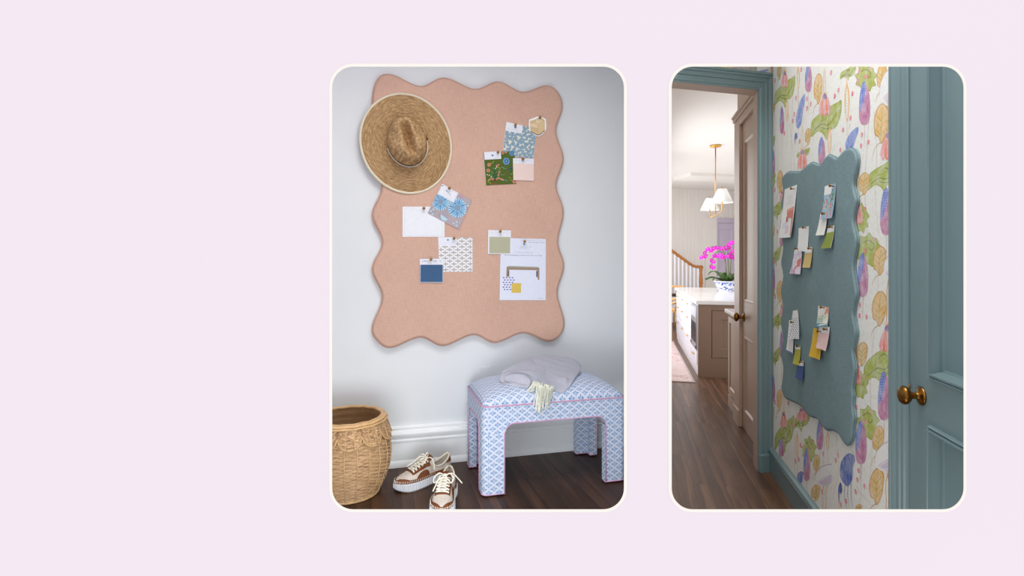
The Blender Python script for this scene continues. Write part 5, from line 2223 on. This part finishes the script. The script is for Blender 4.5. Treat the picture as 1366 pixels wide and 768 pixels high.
art.rect(.0, 0, 1, .95, C(226, 224, 214, k2)); art.rect(.62, 0, 1, 1, C(226, 140, 122, k2)); art.rect(0, .5, .85, .8, C(176, 196, 186, k2)); art.rect(0, .84, 1, 1, C(94, 146, 166, k2))
art.rect(.42, .3, .50, 1, C(136, 176, 170, k2)); art.rect(0, .55, 1, .585, C(232, 226, 186, k2)); art.rect(.75, .1, .82, .9, C(236, 176, 150, k2))
swatch('fabric_swatch', PW, [F6(348, 52), F6(437, 63), F6(445, 238), F6(345, 238)], FB2 + .0016, 'plaid swatch in coral, sage and teal with white label', 'fabric swatch', (226, 224, 214), art, k2, curl=.003, lift=.006,
       header=(0, 0, .55, .36, None))
art = Art()
yy = C(196, 152, 40, k2)
for i in range(9):
    art.line([(.06 + .11 * i, 0), (.1 + .11 * i, .3), (.04 + .11 * i, .6), (.12 + .11 * i, 1)], .022, yy)
    art.line([(.0 + .12 * i, .2), (.14 + .12 * i, .45)], .015, C(232, 208, 110, k2))
swatch('fabric_swatch', PW, [F6(304, 248), F6(376, 272), F6(388, 535), F6(292, 502)], FB2 + .0030, 'mustard yellow marbled swatch tucked beside the blush card', 'fabric swatch', (214, 178, 68), art, k2, curl=.004, lift=.010)
h = Art(); scribble(h, .55, .9, .16, .03, gr2, 81, .1)
swatch('sample_card', PW, [F6(355, 230), F6(446, 240), F6(440, 456), F6(352, 426)], FB2 + .0052, 'blush pink sample card with white header', 'sample card', (222, 190, 188), None, k2, curl=.003, lift=.010, header=(0, 0, 1, .28, h), zig=12)
for (x, y), fn, lab in (((86, 93), F5, 'brass pushpin at the top of the red bench sheet'), ((372, 73), F5, 'brass pushpin in the label of the sky blue flower swatch'), ((316, 277), F5, 'brass pushpin at the top of the off-white sample card'),
                        ((364, 374), F5, 'brass pushpin at the top of the apple green card'), ((174, 379), F5, 'brass pushpin at the top of the plain upright card'), ((116, 533), F5, 'brass pushpin at the top of the pink brushstroke swatch'),
                        ((214, 531), F5, 'brass pushpin at the top of the golden tan card'), ((106, 200), F6, 'brass pushpin at the top of the violet-edged card'), ((157, 413), F6, 'brass pushpin at the top of the olive yellow card'),
                        ((184, 554), F6, 'brass pushpin at the top of the navy card on teal linen'), ((370, 69), F6, 'brass pushpin in the label of the plaid swatch'), ((343, 280), F6, 'brass pushpin at the top of the mustard swatch'),
                        ((399, 263), F6, 'brass pushpin at the top of the blush card')):
    pin(PW, *fn(x, y), FB2 + .006, lab, GS2, .0062, tilt=(0, .15))
m = MB()
lo = [DW.P(uD - .05, 2.29, .5), DW.P(.16, 2.29, .5), DW.P(.16, 2.29, -.05), DW.P(uD - .05, 2.29, -.05)]
up_ = [p + Vector((0, 0, .05)) for p in lo]
m.poly(lo); m.poly(up_); m.grid([lo, up_], closed_u=True)
tag(m.build('ceiling.002', kw_h), 'white ceiling at the doorway end of the hallway', 'ceiling', kind='structure')
area('low hall fill', (.78, 1.2, .05), (1.3, 2.4, .1), .4, 2.6, (1.0, .95, .9), .25)  # added fill light, brightens the foot of the papered wall
area('hall lamp', (.80, 1.42, 3.3), (1.4, 2.3, .2), .7, 40, (1.0, .955, .91))
# ================================================================== the kitchen through the doorway
kwhite = paint('kitchen white paint', C(226, 222, 218, .95), .7, 0, .2, .01, 3, 0)
cabwhite = paint('white cabinet paint', C(232, 232, 240, .95), .4, 0, .4, .01, 3, 0)
lilac = paint('lilac paint', C(196, 186, 206, .95), .45, 0, .4, .01, 3, 0)
quartz_n = NB('white quartz')
_v = quartz_n.coord('Object')
_n = quartz_n.noise(_v, 5, 5, .6)
quartz = quartz_n.set(quartz_n.ramp(_n, [(.35, C(232, 230, 230, .95)), (.62, C(240, 240, 240, .95))]), .15, 0, .5)
oak = paint('honey oak', C(168, 108, 52, .9), .4, 0, .4, .15, 12, .1)
blond = paint('blond wood', C(214, 170, 112, .9), .5, 0, .3, .1, 12, .1)
char = paint('dark brown cushion', C(84, 70, 66), .8, 0, .2)
steel = paint('brushed steel', C(170, 170, 176), .3, .9, .5)
glass_d = paint('dark oven glass', C(60, 60, 66), .08, 0, .6, 0, 1, 0)

# side wall of the kitchen with the taupe door (runs on beyond the jamb)
D0 = atz(1004.6, 591, ZF)
SW = Plane(D0, -WPd)                    # u negative = farther away
sC = SW.u(983.0)                        # its far end
ZK = ZF + 2.72                          # kitchen ceiling
m = MB(frame(SW.P(0, ZF), SW.d, SW.n * -1, (0, 0, 1)))
m.box((sC, .004, 0), (.50, .16, ZK - ZF))
tag(m.build('wall_right.001', tan), 'taupe kitchen wall holding the panelled pantry door', 'wall', kind='structure')
uDl = SW.u(990.0)
zc1 = SW.hit(1003.8, 150.0)[1]          # underside of the door's head moulding
zc0 = SW.hit(1003.8, 129.5)[1]
# head cornice and left casing of that door
m = MB(frame(SW.P(0, 0), SW.d, SW.n * -1, (0, 0, 1)))
m.box((sC + .004, -.020, zc1), (.45, .003, zc1 + (zc0 - zc1) * .55))
m.box((sC + .002, -.032, zc1 + (zc0 - zc1) * .55), (.45, .003, zc0 - .02))
m.box((sC + .001, -.040, zc0 - .02), (.45, .003, zc0))
m.box((sC + .004, -.020, ZF + .12), (uDl, .003, zc1))
m.box((sC + .002, -.030, ZF), (uDl - .004, .003, ZF + .12))
o = m.build('trim_8', tan)
bevel(o, .003, 2)
tag(o, 'taupe casing and head moulding of the pantry door', 'trim', kind='structure')
zk = SW.hit(989.5, 422)[1]
pr = [(0, 0), (.004, .008), (.012, .010), (.020, .004), (.026, -.006), (.030, -.008)]
uP = SW.u(994.0)
d2 = panel_door('door_2', SW, uDl + .002, .45, ZF + .022, zc1 - .004, [(uP, zk + .12, .40, zc1 - .14), (uP, ZF + .14, .40, zk - .13)], pr, -.002, tan, .03)
tag(d2, 'taupe panelled pantry door with brass knob seen at a slant', 'door', kind='structure')
u_, z_ = SW.hit(990.6, 422)
knob(d2, SW.P(uDl + .06, z_, -.002), SW.n, 1.25)
m = MB()

# low taupe cabinet beyond the wall's end
sA = SW.u(970.5)
def low_cabinet():
    zt = SW.hit(968, 410.5)[1]
    root = thing('base_cabinet', SW.P((sA + sC) / 2, ZF, -.2), 'low taupe cabinet with pale counter beside the pantry door', 'cabinet')
    Mx = frame(SW.P(0, 0), SW.d, SW.n * -1, (0, 0, 1))
    m = MB(Mx)
    m.box((sA, .022, ZF + .004), (sC - .004, .50, zt - .034))
    m.build('carcass', tan, root)
    m = MB(Mx)
    m.box((sA - .025, -.02, zt - .032), (sC - .003, .52, zt))
    bevel(m.build('countertop', quartz, root), .004, 2)
    m = MB()
    panel_loops(m, SW, sA + .02, ZF + .12, sC - .02, zt - .06, [(0, -.020), (0, -.002), (.05, -.002), (.055, -.010), (.06, -.011)], 0)
    m.build('door', tan, root)
    m = MB(Mx)
    m.box((sA + .002, .004, ZF + .002), (sC - .006, .022, ZF + .10))
    m.build('plinth', tan, root)
low_cabinet()

# ---- island
I0 = atz(931.6, 502, ZF)
IS = Plane(I0, -WPd)                    # long drawer side, u < 0 going away
In = Vector((WPd.y, -WPd.x, 0))         # to the right
IL = 2.60
IWD = .95
zI = aty(931, 400.5, I0.y).z
MI = frame((I0.x, I0.y, ZF), In, WPd, (0, 0, 1))
hI = zI - ZF


tan_d = paint('darker taupe', C(132, 110, 94, .85), .42, 0, .45, .02, 4, .02)  # darker version of the taupe, on the island end only


def island():
    root = thing('kitchen_island', I0 + In * IWD / 2 + WPd * IL / 2, 'kitchen island with taupe end panel, white drawers and pale stone top', 'island')
    m = MB(MI)
    m.box((.012, .012, .08), (IWD - .01, IL - .01, hI - .045))
    m.build('carcass', cabwhite, root)
    m = MB(MI)
    m.box((-.028, -.028, hI - .042), (IWD + .03, IL + .03, hI))
    bevel(m.build('countertop', quartz, root), .004, 2)
    # taupe end panel facing the doorway: outer frame, inset door and field
    EP = Plane((I0.x, I0.y), In)
    m = MB()
    def rect(u0, z0, u1, z1, prof):
        panel_loops(m, EP, u0, ZF + z0, u1, ZF + z1, prof, 0)
    m2 = MB(MI)
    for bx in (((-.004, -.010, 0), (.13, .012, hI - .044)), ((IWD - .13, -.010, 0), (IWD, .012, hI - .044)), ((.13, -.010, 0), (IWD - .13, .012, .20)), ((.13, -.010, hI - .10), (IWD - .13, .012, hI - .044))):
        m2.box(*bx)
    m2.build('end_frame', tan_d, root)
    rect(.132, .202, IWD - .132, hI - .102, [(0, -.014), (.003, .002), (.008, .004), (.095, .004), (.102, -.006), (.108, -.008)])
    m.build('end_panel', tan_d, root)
    # drawer fronts along the white side: columns from the near end
    cols = [(.05, .56, 'oven'), (.60, 1.22, 'd'), (1.26, 1.88, 'd'), (1.92, 2.54, 'd')]
    SP = Plane((I0.x, I0.y), -WPd)
    m = MB(MI)
    m.box((-.002, 0.0, .10), (.012, .045, hI - .044)); m.box((-.002, IL - .05, .10), (.012, IL, hI - .044))
    m.box((-.002, 0, 0.0), (.011, IL - .12, .10))
    m.box((-.002, IL - .12, .02), (.011, IL, .10))
    m.build('side_frame', cabwhite, root)
    rows = [(.115, .36), (.375, .585), (.60, hI - .06)]
    for a, b, kind in cols:
        if kind == 'd':
            for z0, z1 in rows:
                m = MB(MI)
                m.box((-.012, a, z0), (.010, b, z1))
                d = m.build('drawer', cabwhite, root)
                bevel(d, .003, 1)
                m = MB(MI)
                c_ = (a + b) / 2
                zz = z1 - .05
                m.tube([(-.030, c_ - .06, zz), (-.030, c_ + .06, zz)], .005, 8)
                for q in (-.045, .045):
                    m.tube([(-.012, c_ + q, zz), (-.030, c_ + q, zz)], .0045, 8)
                m.build('handle', bright_brass, d, smooth=True)
        else:
            m = MB(MI)
            m.box((-.012, a, .115), (.010, b, .25))
            d = m.build('drawer', cabwhite, root)
            bevel(d, .003, 1)
            m = MB(MI)
            m.tube([(-.030, .24, .2), (-.030, .37, .2)], .005, 8)
            for q in (.26, .35):
                m.tube([(-.012, q, .2), (-.030, q, .2)], .0045, 8)
            m.build('handle', bright_brass, d, smooth=True)
            m = MB(MI)
            m.box((-.016, a + .01, .27), (.010, b - .01, hI - .07))
            ov = m.build('microwave', steel, root)
            bevel(ov, .003, 1)
            m = MB(MI)
            m.box((-.019, a + .05, .34), (-.016, b - .05, .56))
            m.build('glass_panel', glass_d, ov)
            m = MB(MI)
            m.box((-.019, a + .03, .61), (-.016, b - .03, hI - .09))
            m.build('control_strip', paint('pale control strip', C(190, 190, 206), .3), ov)
            m = MB(MI)
            m.box((-.024, a + .02, .285), (-.016, b - .02, .315))
            m.build('vent', glass_d, ov)


island()

# ---- orchid in a blue and white bowl
porcelain = printed('glazed porcelain', .15)
PCt = atz(969.5, 388.5, zI)


def orchid():
    c = Vector((PCt.x, PCt.y, zI))
    root = thing('potted_orchid', c, 'magenta orchid in a blue and white bowl on the island', 'potted plant')
    m = MB(Matrix.Translation(c))
    prof = [(.0, .004), (.085, .004), (.088, 0), (.096, .002), (.098, .012), (.118, .04), (.142, .085), (.156, .130), (.166, .136), (.166, .142), (.156, .142), (.140, .11), (0, .105)]
    seg = 40
    wh_, bl_ = C(226, 228, 240, .95), C(72, 96, 176, .95)
    m.lathe(prof, seg, col=wh_)
    r = random.Random(5)
    def sur(a, z, o):
        rr = interp([(.012, .098), (.04, .118), (.085, .142), (.13, .156)], z) + .0008 + o
        return Vector((rr * cos(a), rr * sin(a), z))
    art = Art()
    for i in range(90):
        a, z = r.uniform(0, 2 * pi), r.uniform(.02, .12)
        art.ell(a, z, r.uniform(.05, .14), r.uniform(.004, .011), bl_, r.uniform(-.06, .06), 8)
    for i in range(40):
        a, z = r.uniform(0, 2 * pi), r.uniform(.02, .12)
        art.ell(a, z, .03, .014, C(120, 140, 204, .95), 0, 7)
    art.rect(0, .118, 2 * pi, .124, bl_)
    art2 = Art()
    # cut into narrow strips so the print follows the bowl
    for k in range(40):
        a0, a1 = 2 * pi * k / 40, 2 * pi * (k + 1) / 40
        lay(m, art, lambda a, z, o: sur(a, z, o), (a0, .014, a1, .13), bands=6, off0=.0004, step=.00001)
    m.build('bowl', porcelain, root, smooth=False, fixn=False)
    m = MB(Matrix.Translation(c))
    m.lathe([(0, .126), (.06, .128), (.148, .122)], 24)
    m.build('moss', paint('moss', C(92, 92, 60), .95, 0, .1, .3, 60, .3), root, smooth=True)
    leafm = paint('orchid leaf green', C(74, 102, 52), .4, 0, .4, .2, 10, 0)
    stemm = paint('orchid stem green', C(104, 118, 62), .5, 0, .3)
    pet = paint('magenta petal', C(228, 48, 206, .95), .6, 0, .2, .08, 60, 0)
    lip = paint('pale petal lip', C(246, 170, 220, .95), .6, 0, .2)
    r = random.Random(11)
    for k in range(14):
        a = 2 * pi * k / 14 + r.uniform(-.2, .2)
        L = r.uniform(.16, .27)
        rise = r.uniform(.04, .12)
        m = MB(Matrix.Translation(c))
        rows = []
        for i in range(9):
            t = i / 8
            w = .034 * sin(pi * min(1, t * .93 + .07)) ** .6
            d = .05 + L * t
            z = .13 + rise * sin(pi * .75 * t) * 1.2 - .02 * t * t
            p = Vector((d * cos(a), d * sin(a), z)); sd = Vector((-sin(a), cos(a), 0))
            rows.append([p - sd * w + Vector((0, 0, .012)), p, p + sd * w + Vector((0, 0, .012))])
        m.grid(rows)
        lf = m.build('leaf', leafm, root, smooth=True)
        sm = lf.modifiers.new('solid', 'SOLIDIFY'); sm.thickness = .003
    def flower(p, n, s):
        fr = frame(p, Vector(n).orthogonal(), Vector(n).cross(Vector(n).orthogonal()), Vector(n))
        m = MB(fr)
        for q, (L, w) in enumerate(((1, .75), (.9, .55), (1, .75), (.85, .5), (.85, .5))):
            a = 2 * pi * (q + .1) / 5
            rows = []
            for i in range(6):
                t = i / 5
                ww = s * w * sin(pi * min(1, .12 + t * .85)) ** .7 * .62
                d = s * L * t
                pc = Vector((d * cos(a), d * sin(a), s * (.22 * t - .30 * t * t)))
                sd = Vector((-sin(a), cos(a), 0))
                rows.append([pc - sd * ww - Vector((0, 0, s * .05)), pc, pc + sd * ww - Vector((0, 0, s * .05))])
            m.grid(rows)
        return m, fr
    Y0 = c.y
    def at_px(x, y, dy=0.0):
        return aty(x, y, Y0 + dy)
    stems = [([(969, 374), (968, 352), (966, 338), (960, 329), (950, 329), (942, 336), (936, 343)], -.02, [(962, 331), (957, 330), (952, 331), (949, 334), (944, 332), (940, 337), (935.5, 343), (941.5, 341.5), (957.5, 341), (961, 340)]),
             ([(970, 374), (967.5, 350), (962, 336), (954, 338), (950, 348), (948, 356)], .03, [(953, 341), (949.5, 347), (952, 349), (948.5, 355), (951.5, 356.5), (964, 342.5)]),
             ([(973, 374), (971.5, 352), (971, 335), (974, 326), (980, 322), (988, 325)], .0, [(969, 331), (972, 326.5), (976, 323.5), (980.5, 322.5), (984, 326), (972.5, 330), (968, 330), (988, 330)]),
             ([(974, 374), (975, 350), (977, 337), (983, 335), (990, 342)], -.03, [(973, 340), (976.5, 336), (980, 334), (982, 339), (976, 342), (980, 344), (983, 345.5), (971, 341.5), (986, 350), (982.5, 354.5)])]
    k = 0
    r = random.Random(21)
    for path, dy, fl in stems:
        m = MB()
        pts = crom([at_px(x, y, dy * (i / 5)) for i, (x, y) in enumerate(path)], 6, closed=False)
        m.tube(pts, [.0065 - .0035 * i / len(pts) for i in range(len(pts))], 6)
        st = m.build('flower_stem', stemm, root, smooth=True)
        for x, y in fl:
            p = at_px(x, y, dy + r.uniform(-.05, .05))
            n = Vector((r.uniform(-.6, .6), -1, r.uniform(-.2, .5))).normalized()
            m, fr = flower(p, n, r.uniform(.034, .042))
            fo = m.build('flower', pet, st, smooth=True, fixn=False)
            m2 = MB(fr)
            m2.lathe([(0, .002), (.007, .004), (.006, .012), (0, .016)], 8)
            m2.build('lip', lip, st, smooth=True)


orchid()

# ---- two-armed brass pendant over the island
Zc = ZK
pc = atz(954.5, 195, Zc - .012)


def pendant():
    root = thing('pendant_light', (pc.x, pc.y, Zc), 'brass two-arm pendant light with white cone shades over the island', 'lamp')
    zb = aty(955, 286.6, pc.y).z
    M = frame((pc.x, pc.y, 0), WPd, (-WPd.y, WPd.x, 0), (0, 0, 1))
    m = MB(M)
    m.lathe([(0, Zc - .030), (.020, Zc - .030), (.022, Zc - .024), (.068, Zc - .020), (.070, Zc - .001), (0, Zc - .001)], 28)
    m.build('canopy', bright_brass, root, smooth=True)
    m = MB(M)
    m.tube([(0, 0, Zc - .025), (0, 0, zb)], .0075, 10)
    m.build('stem', bright_brass, root, smooth=True)
    shade_m = paint('white linen shade', C(244, 242, 238, .95), .9, 0, .1, .01, 5, 0)
    for sg in (-1, 1):
        m = MB(M)
        x = .50 * sg
        pts = [(0, 0, zb), (x * .85, 0, zb), (x * .94, 0, zb + .008), (x, 0, zb + .06), (x, 0, zb + .30)]
        m.tube(pts, .0070, 10)
        arm = m.build('arm', bright_brass, root, smooth=True)
        m = MB(Matrix.Translation(M @ Vector((x, 0, zb))))
        m.lathe([(.123, .105), (.126, .105), (.052, .272), (.049, .272)], 36)
        m.lathe([(.123, .105), (.049, .270)], 36)
        m.build('lamp_shade', shade_m, arm, smooth=True)
        m = MB(Matrix.Translation(M @ Vector((x, 0, zb))))
        m.lathe([(0, .15), (.014, .15), (.016, .20), (.006, .24), (0, .245)], 14)
        m.build('bulb', paint('frosted bulb', C(250, 244, 230), .5), arm, smooth=True)


pendant()

# ---- shell of the kitchen: back wall, ceiling, left wall with its windows
Pb = aty(895, 251.4, 704 * (ZK - 1) / 93.6)
KB_ = Plane(Pb, DW.d)                    # back wall, parallel to the doorway wall
uKl, uKr = -1.1, 2.4
m = MB()
rows_a, rows_b = [], []
uu = uKl
while uu < uKr:
    for du, o in ((0, 0), (.082, 0), (.085, -.006), (.090, -.006), (.093, 0)):
        rows_a.append(KB_.P(uu + du, ZF, o)); rows_b.append(KB_.P(uu + du, ZK, o))
    uu += .093
m.grid([rows_a, rows_b])
ba = [KB_.P(uKl, ZF, -.06), KB_.P(uu, ZF, -.06)]; bt = [KB_.P(uKl, ZK, -.06), KB_.P(uu, ZK, -.06)]
m.grid([ba, bt])
m.grid([[rows_a[0], rows_b[0]], [ba[0], bt[0]]]); m.grid([[rows_a[-1], rows_b[-1]], [ba[1], bt[1]]])
tag(m.build('wall_back.002', kwhite, fixn=False), 'white beadboard wall at the far end of the kitchen', 'wall', kind='structure')
m = MB()
p0, p1 = KB_.P(uKl, 0, .12), KB_.P(uKr, 0, .12)
k0 = kL - WPd * .05
top = [Vector((k0.x - .2, k0.y + .12, ZK)), Vector((DW.P(0, 0).x + .35, DW.P(0, 0).y + .3, ZK)), Vector((p1.x, p1.y + .2, ZK)), Vector((p0.x, p0.y + .2, ZK))]
t2 = [p + Vector((0, 0, .05)) for p in top]
m.poly(top); m.poly(t2); m.grid([top, t2], closed_u=True)
tag(m.build('ceiling', kwhite), 'white kitchen ceiling above the pendant light', 'ceiling', kind='structure')
# shallow beam across the ceiling near the back wall
m = MB(frame(KB_.P(0, 0), KB_.d, KB_.n * -1, (0, 0, 1)))
m.box((uKl + .3, -1.9, ZK - .05), (uKr, -1.35, ZK + .01))
tag(m.build('trim_9', kwhite), 'white beam across the kitchen ceiling near the far wall', 'trim', kind='structure')
# right kitchen wall beyond the cabinet, out of sight behind the taupe wall
RW_ = Plane(SW.P(0, 0) + In * 1.6, -WPd)
m = MB(frame(RW_.P(0, ZF), RW_.d, RW_.n * -1, (0, 0, 1)))
m.box((-8.6, 0, 0), (.2, .06, ZK - ZF))
tag(m.build('wall_right.002', kwhite), 'white side wall of the kitchen beyond the island', 'wall', kind='structure')
# left wall with two tall window openings
LWp = Plane((kL.x, kL.y), WPd)
m = MB(frame((kL.x, kL.y, ZF), WPd, (-WPd.y, WPd.x, 0), (0, 0, 1)))
HK = ZK - ZF
Lw = 8.6
for a, b in ((0, 2.4), (4.6, 5.0), (7.6, Lw)):
    m.box((a, 0, 0), (b, .08, HK))
for a, b in ((2.4, 4.6), (5.0, 7.6)):
    m.box((a, 0, 0), (b, .08, .55)); m.box((a, 0, 2.45), (b, .08, HK))
tag(m.build('wall_left.001', kwhite), 'white kitchen wall with tall window openings on the left', 'wall', kind='structure')
# lilac door in the far wall
uW = KB_.u(940.5); uL0 = KB_.u(955.2); zL = KB_.hit(960, 291)[1]
m = MB(frame(KB_.P(0, 0), KB_.d, KB_.n * -1, (0, 0, 1)))
m.box((uW, -.025, ZF), (uL0, -.0005, zL + .02))
tag(m.build('trim_10', kwhite), 'white casing strip left of the lilac door', 'trim', kind='structure')
m = MB(frame(KB_.P(0, 0), KB_.d, KB_.n * -1, (0, 0, 1)))
m.box((uL0, -.03, zL - .10), (uL0 + 1.0, -.0005, zL)); m.box((uL0, -.03, ZF), (uL0 + .03, -.0005, zL - .10))
o = m.build('trim_11', lilac)
bevel(o, .006, 2)
tag(o, 'lilac head casing above the lilac door', 'trim', kind='structure')
zi = KB_.hit(960, 305)[1]
uR_ = KB_.u(976.5)
d3 = panel_door('door_3', KB_, uL0 + .03, uL0 + .90, ZF + .01, zL - .105, [(uL0 + .045, ZF + .9, uR_, zi), (uL0 + .045, ZF + .12, uR_, ZF + .8)], [(0, 0), (.012, .006), (.03, -.008)], .008, lilac, .007)
tag(d3, 'lilac panelled door in the far kitchen wall', 'door', kind='structure')

# ---- stair railing
YRs = 10.75
RP = Plane(aty(935, 355, YRs), (1, .12))
def railing():
    root = thing('stair_railing', (RP.P(0, ZF)), 'oak stair handrail with white balusters and turned oak newel', 'railing')
    def at(x, y):
        return RP.P(*RP.hit(x, y))
    m = MB()
    path = [at(870, 315), at(895, 333.5), (at(915, 348.2)), at(923, 353.6), at(929, 355.6), at(936.5, 355.6)]
    pts = crom(path, 6, closed=False)
    m.tube(pts, .034, 10, flat=.9)
    m.build('handrail', oak, root, smooth=True)
    nb = at(935, 356)
    m = MB(Matrix.Translation((nb.x, nb.y, ZF)))
    hn = nb.z - ZF
    zz = lambda py: at(935, py).z - ZF
    m.lathe([(0, hn + .012), (.042, hn + .01), (.048, hn - .01), (.030, hn - .05), (.036, hn - .07), (.024, hn - .10), (.028, hn - .16), (.036, zz(372)), (.038, zz(378)), (.028, zz(380)), (.034, zz(381.5)), (.030, zz(383)), (.042, zz(384.5)), (.045, 0), (0, 0)], 18)
    m.build('newel', oak, root, smooth=True)
    m = None
    for i in range(9):
        x = 931.0 - 5.15 * i
        tp = at(x, 356)
        # height of the rail above this baluster
        best = min(pts, key=lambda p: abs(p.x - tp.x))
        m = MB(Matrix.Translation((tp.x, tp.y, 0)))
        m.box((-.013, -.013, ZF), (.013, .013, best.z - .02))
        m.build('baluster', cabwhite, root)
railing()

# ---- dining corner at the far left: table, chair, bench with cushion
def dining():
    tp = aty(913, 381.5, 9.85)
    zt = tp.z
    root = thing('dining_table', (tp.x - .5, tp.y, ZF), 'blond wood dining table at the far left beyond the island', 'table')
    m = MB()
    m.box((tp.x - .68, tp.y, zt - .035), (tp.x, tp.y + .30, zt))
    bevel(m.build('tabletop', blond, root), .008, 2)
    for sx in (-.62, -.06):
        for sy in (.03, .22):
            m = MB()
            m.tube([(tp.x + sx, tp.y + sy, ZF), (tp.x + sx, tp.y + sy, zt - .034)], [.022, .034], 12)
            m.build('leg', blond, root, smooth=True)
    # chair in front of it
    ch = atz(899.5, 438, ZF)
    root = thing('dining_chair', (ch.x, ch.y, ZF), 'round-framed blond wood dining chair behind the far end of the island', 'chair')
    sc_ = ch.y / FPX
    zs = ZF + 25 * sc_
    for dx, dy in ((-.20, -.2), (.06, -.2), (-.20, .2), (.06, .2)):
        m = MB()
        m.tube([(ch.x + dx * 1.08, ch.y + dy * 1.1, ZF), (ch.x + dx, ch.y + dy, zs)], [.014, .020], 10)
        m.build('leg', blond, root, smooth=True)
    m = MB()
    m.tube([(ch.x - .07, ch.y, zs - .03), (ch.x - .07, ch.y, zs + .012)], .19, 28)
    m.build('seat', blond, root)
    m = MB()
    arc = [(ch.x - .07 + .21 * cos(a), ch.y + .23 * sin(a), zs + .14 + .06 * cos(a)) for a in [radians(-110) + radians(220) * i / 20 for i in range(21)]]
    m.tube(arc, .019, 10)
    m.build('backrest', blond, root, smooth=True)
    for a in (-80, -30, 30, 80):
        m = MB()
        a = radians(a)
        m.tube([(ch.x - .07 + .17 * cos(a), ch.y + .18 * sin(a), zs), (ch.x - .07 + .21 * cos(a), ch.y + .23 * sin(a), zs + .14 + .06 * cos(a))], .012, 8)
        m.build('spindle', blond, root, smooth=True)
    # white window bench with dark cushion behind the chair
    bq = aty(899, 395.5, 10.42)
    root = thing('window_bench', (bq.x - .2, bq.y, ZF), 'white built-in bench at the far left under the stair rail', 'bench')
    m = MB()
    m.box((bq.x - .50, bq.y - .03, ZF), (bq.x + .10, bq.y + .08, bq.z - .03))
    m.build('bench_body', cabwhite, root)
    m = MB()
    m.box((bq.x - .51, bq.y - .05, bq.z - .03), (bq.x + .12, bq.y + .08, bq.z - .0))
    m.build('bench_top', cabwhite, root)
    m = MB()
    m.box((bq.x - .45, bq.y - .035, bq.z + .0005), (bq.x + .08, bq.y + .07, bq.z + .06))
    cu = m.build('seat_cushion', char, loc=(bq.x - .2, bq.y, bq.z))
    bevel(cu, .018, 3)
    tag(cu, 'dark brown cushion lying on the white built-in bench', 'cushion')
dining()

# ---- rug
rug_n = NB('faded rug wool')
_v = rug_n.coord('Object')
_a = rug_n.noise(_v, 4, 4, .6); _b2 = rug_n.noise(_v, 22, 3, .6)
_s = rug_n.math('ADD', rug_n.math('MULTIPLY', _a, .6), rug_n.math('MULTIPLY', _b2, .4))
rug_m = rug_n.set(rug_n.ramp(_s, [(.38, C(186, 150, 146, .85)), (.5, C(206, 192, 190, .85)), (.62, C(206, 172, 164, .85))]), .95, 0, .05)
rug_edge = paint('rug border wool', C(176, 160, 156, .85), .95, 0, .05)
RC = atz(927.5, 509.5, ZF + .008)
def rug():
    M = frame((RC.x, RC.y, ZF), -In, WPd, (0, 0, -1))
    M = frame((RC.x, RC.y, ZF), In, WPd, (0, 0, 1))
    root = thing('rug', (RC.x - .4, RC.y + 1.2, ZF), 'faded pink runner rug on the floor beside the island', 'rug')
    m = MB(M)
    m.box((-.40, .02, .0008), (-.02, 2.7, .0075))
    m.build('rug_field', rug_m, root)
    m = MB(M)
    m.box((-.42, 0, .0006), (0, .02, .008)); m.box((-.02, .02, .0006), (0, 2.7, .008)); m.box((-.42, 2.7, .0006), (0, 2.72, .008)); m.box((-.42, .02, .0006), (-.40, 2.7, .008))
    m.build('rug_binding', rug_edge, root)
rug()
# daylight at the two kitchen windows
for a, b in ((2.4, 4.6), (5.0, 7.6)):
    c_ = kL + WPd * (a + b) / 2
    p = Vector((c_.x, c_.y, ZF + 1.5)) + In * .02
    area('window daylight', p, p + In * 3 + Vector((0, 0, -.6)), b - a - .1, 31, (.97, .98, 1.0), 1.8)
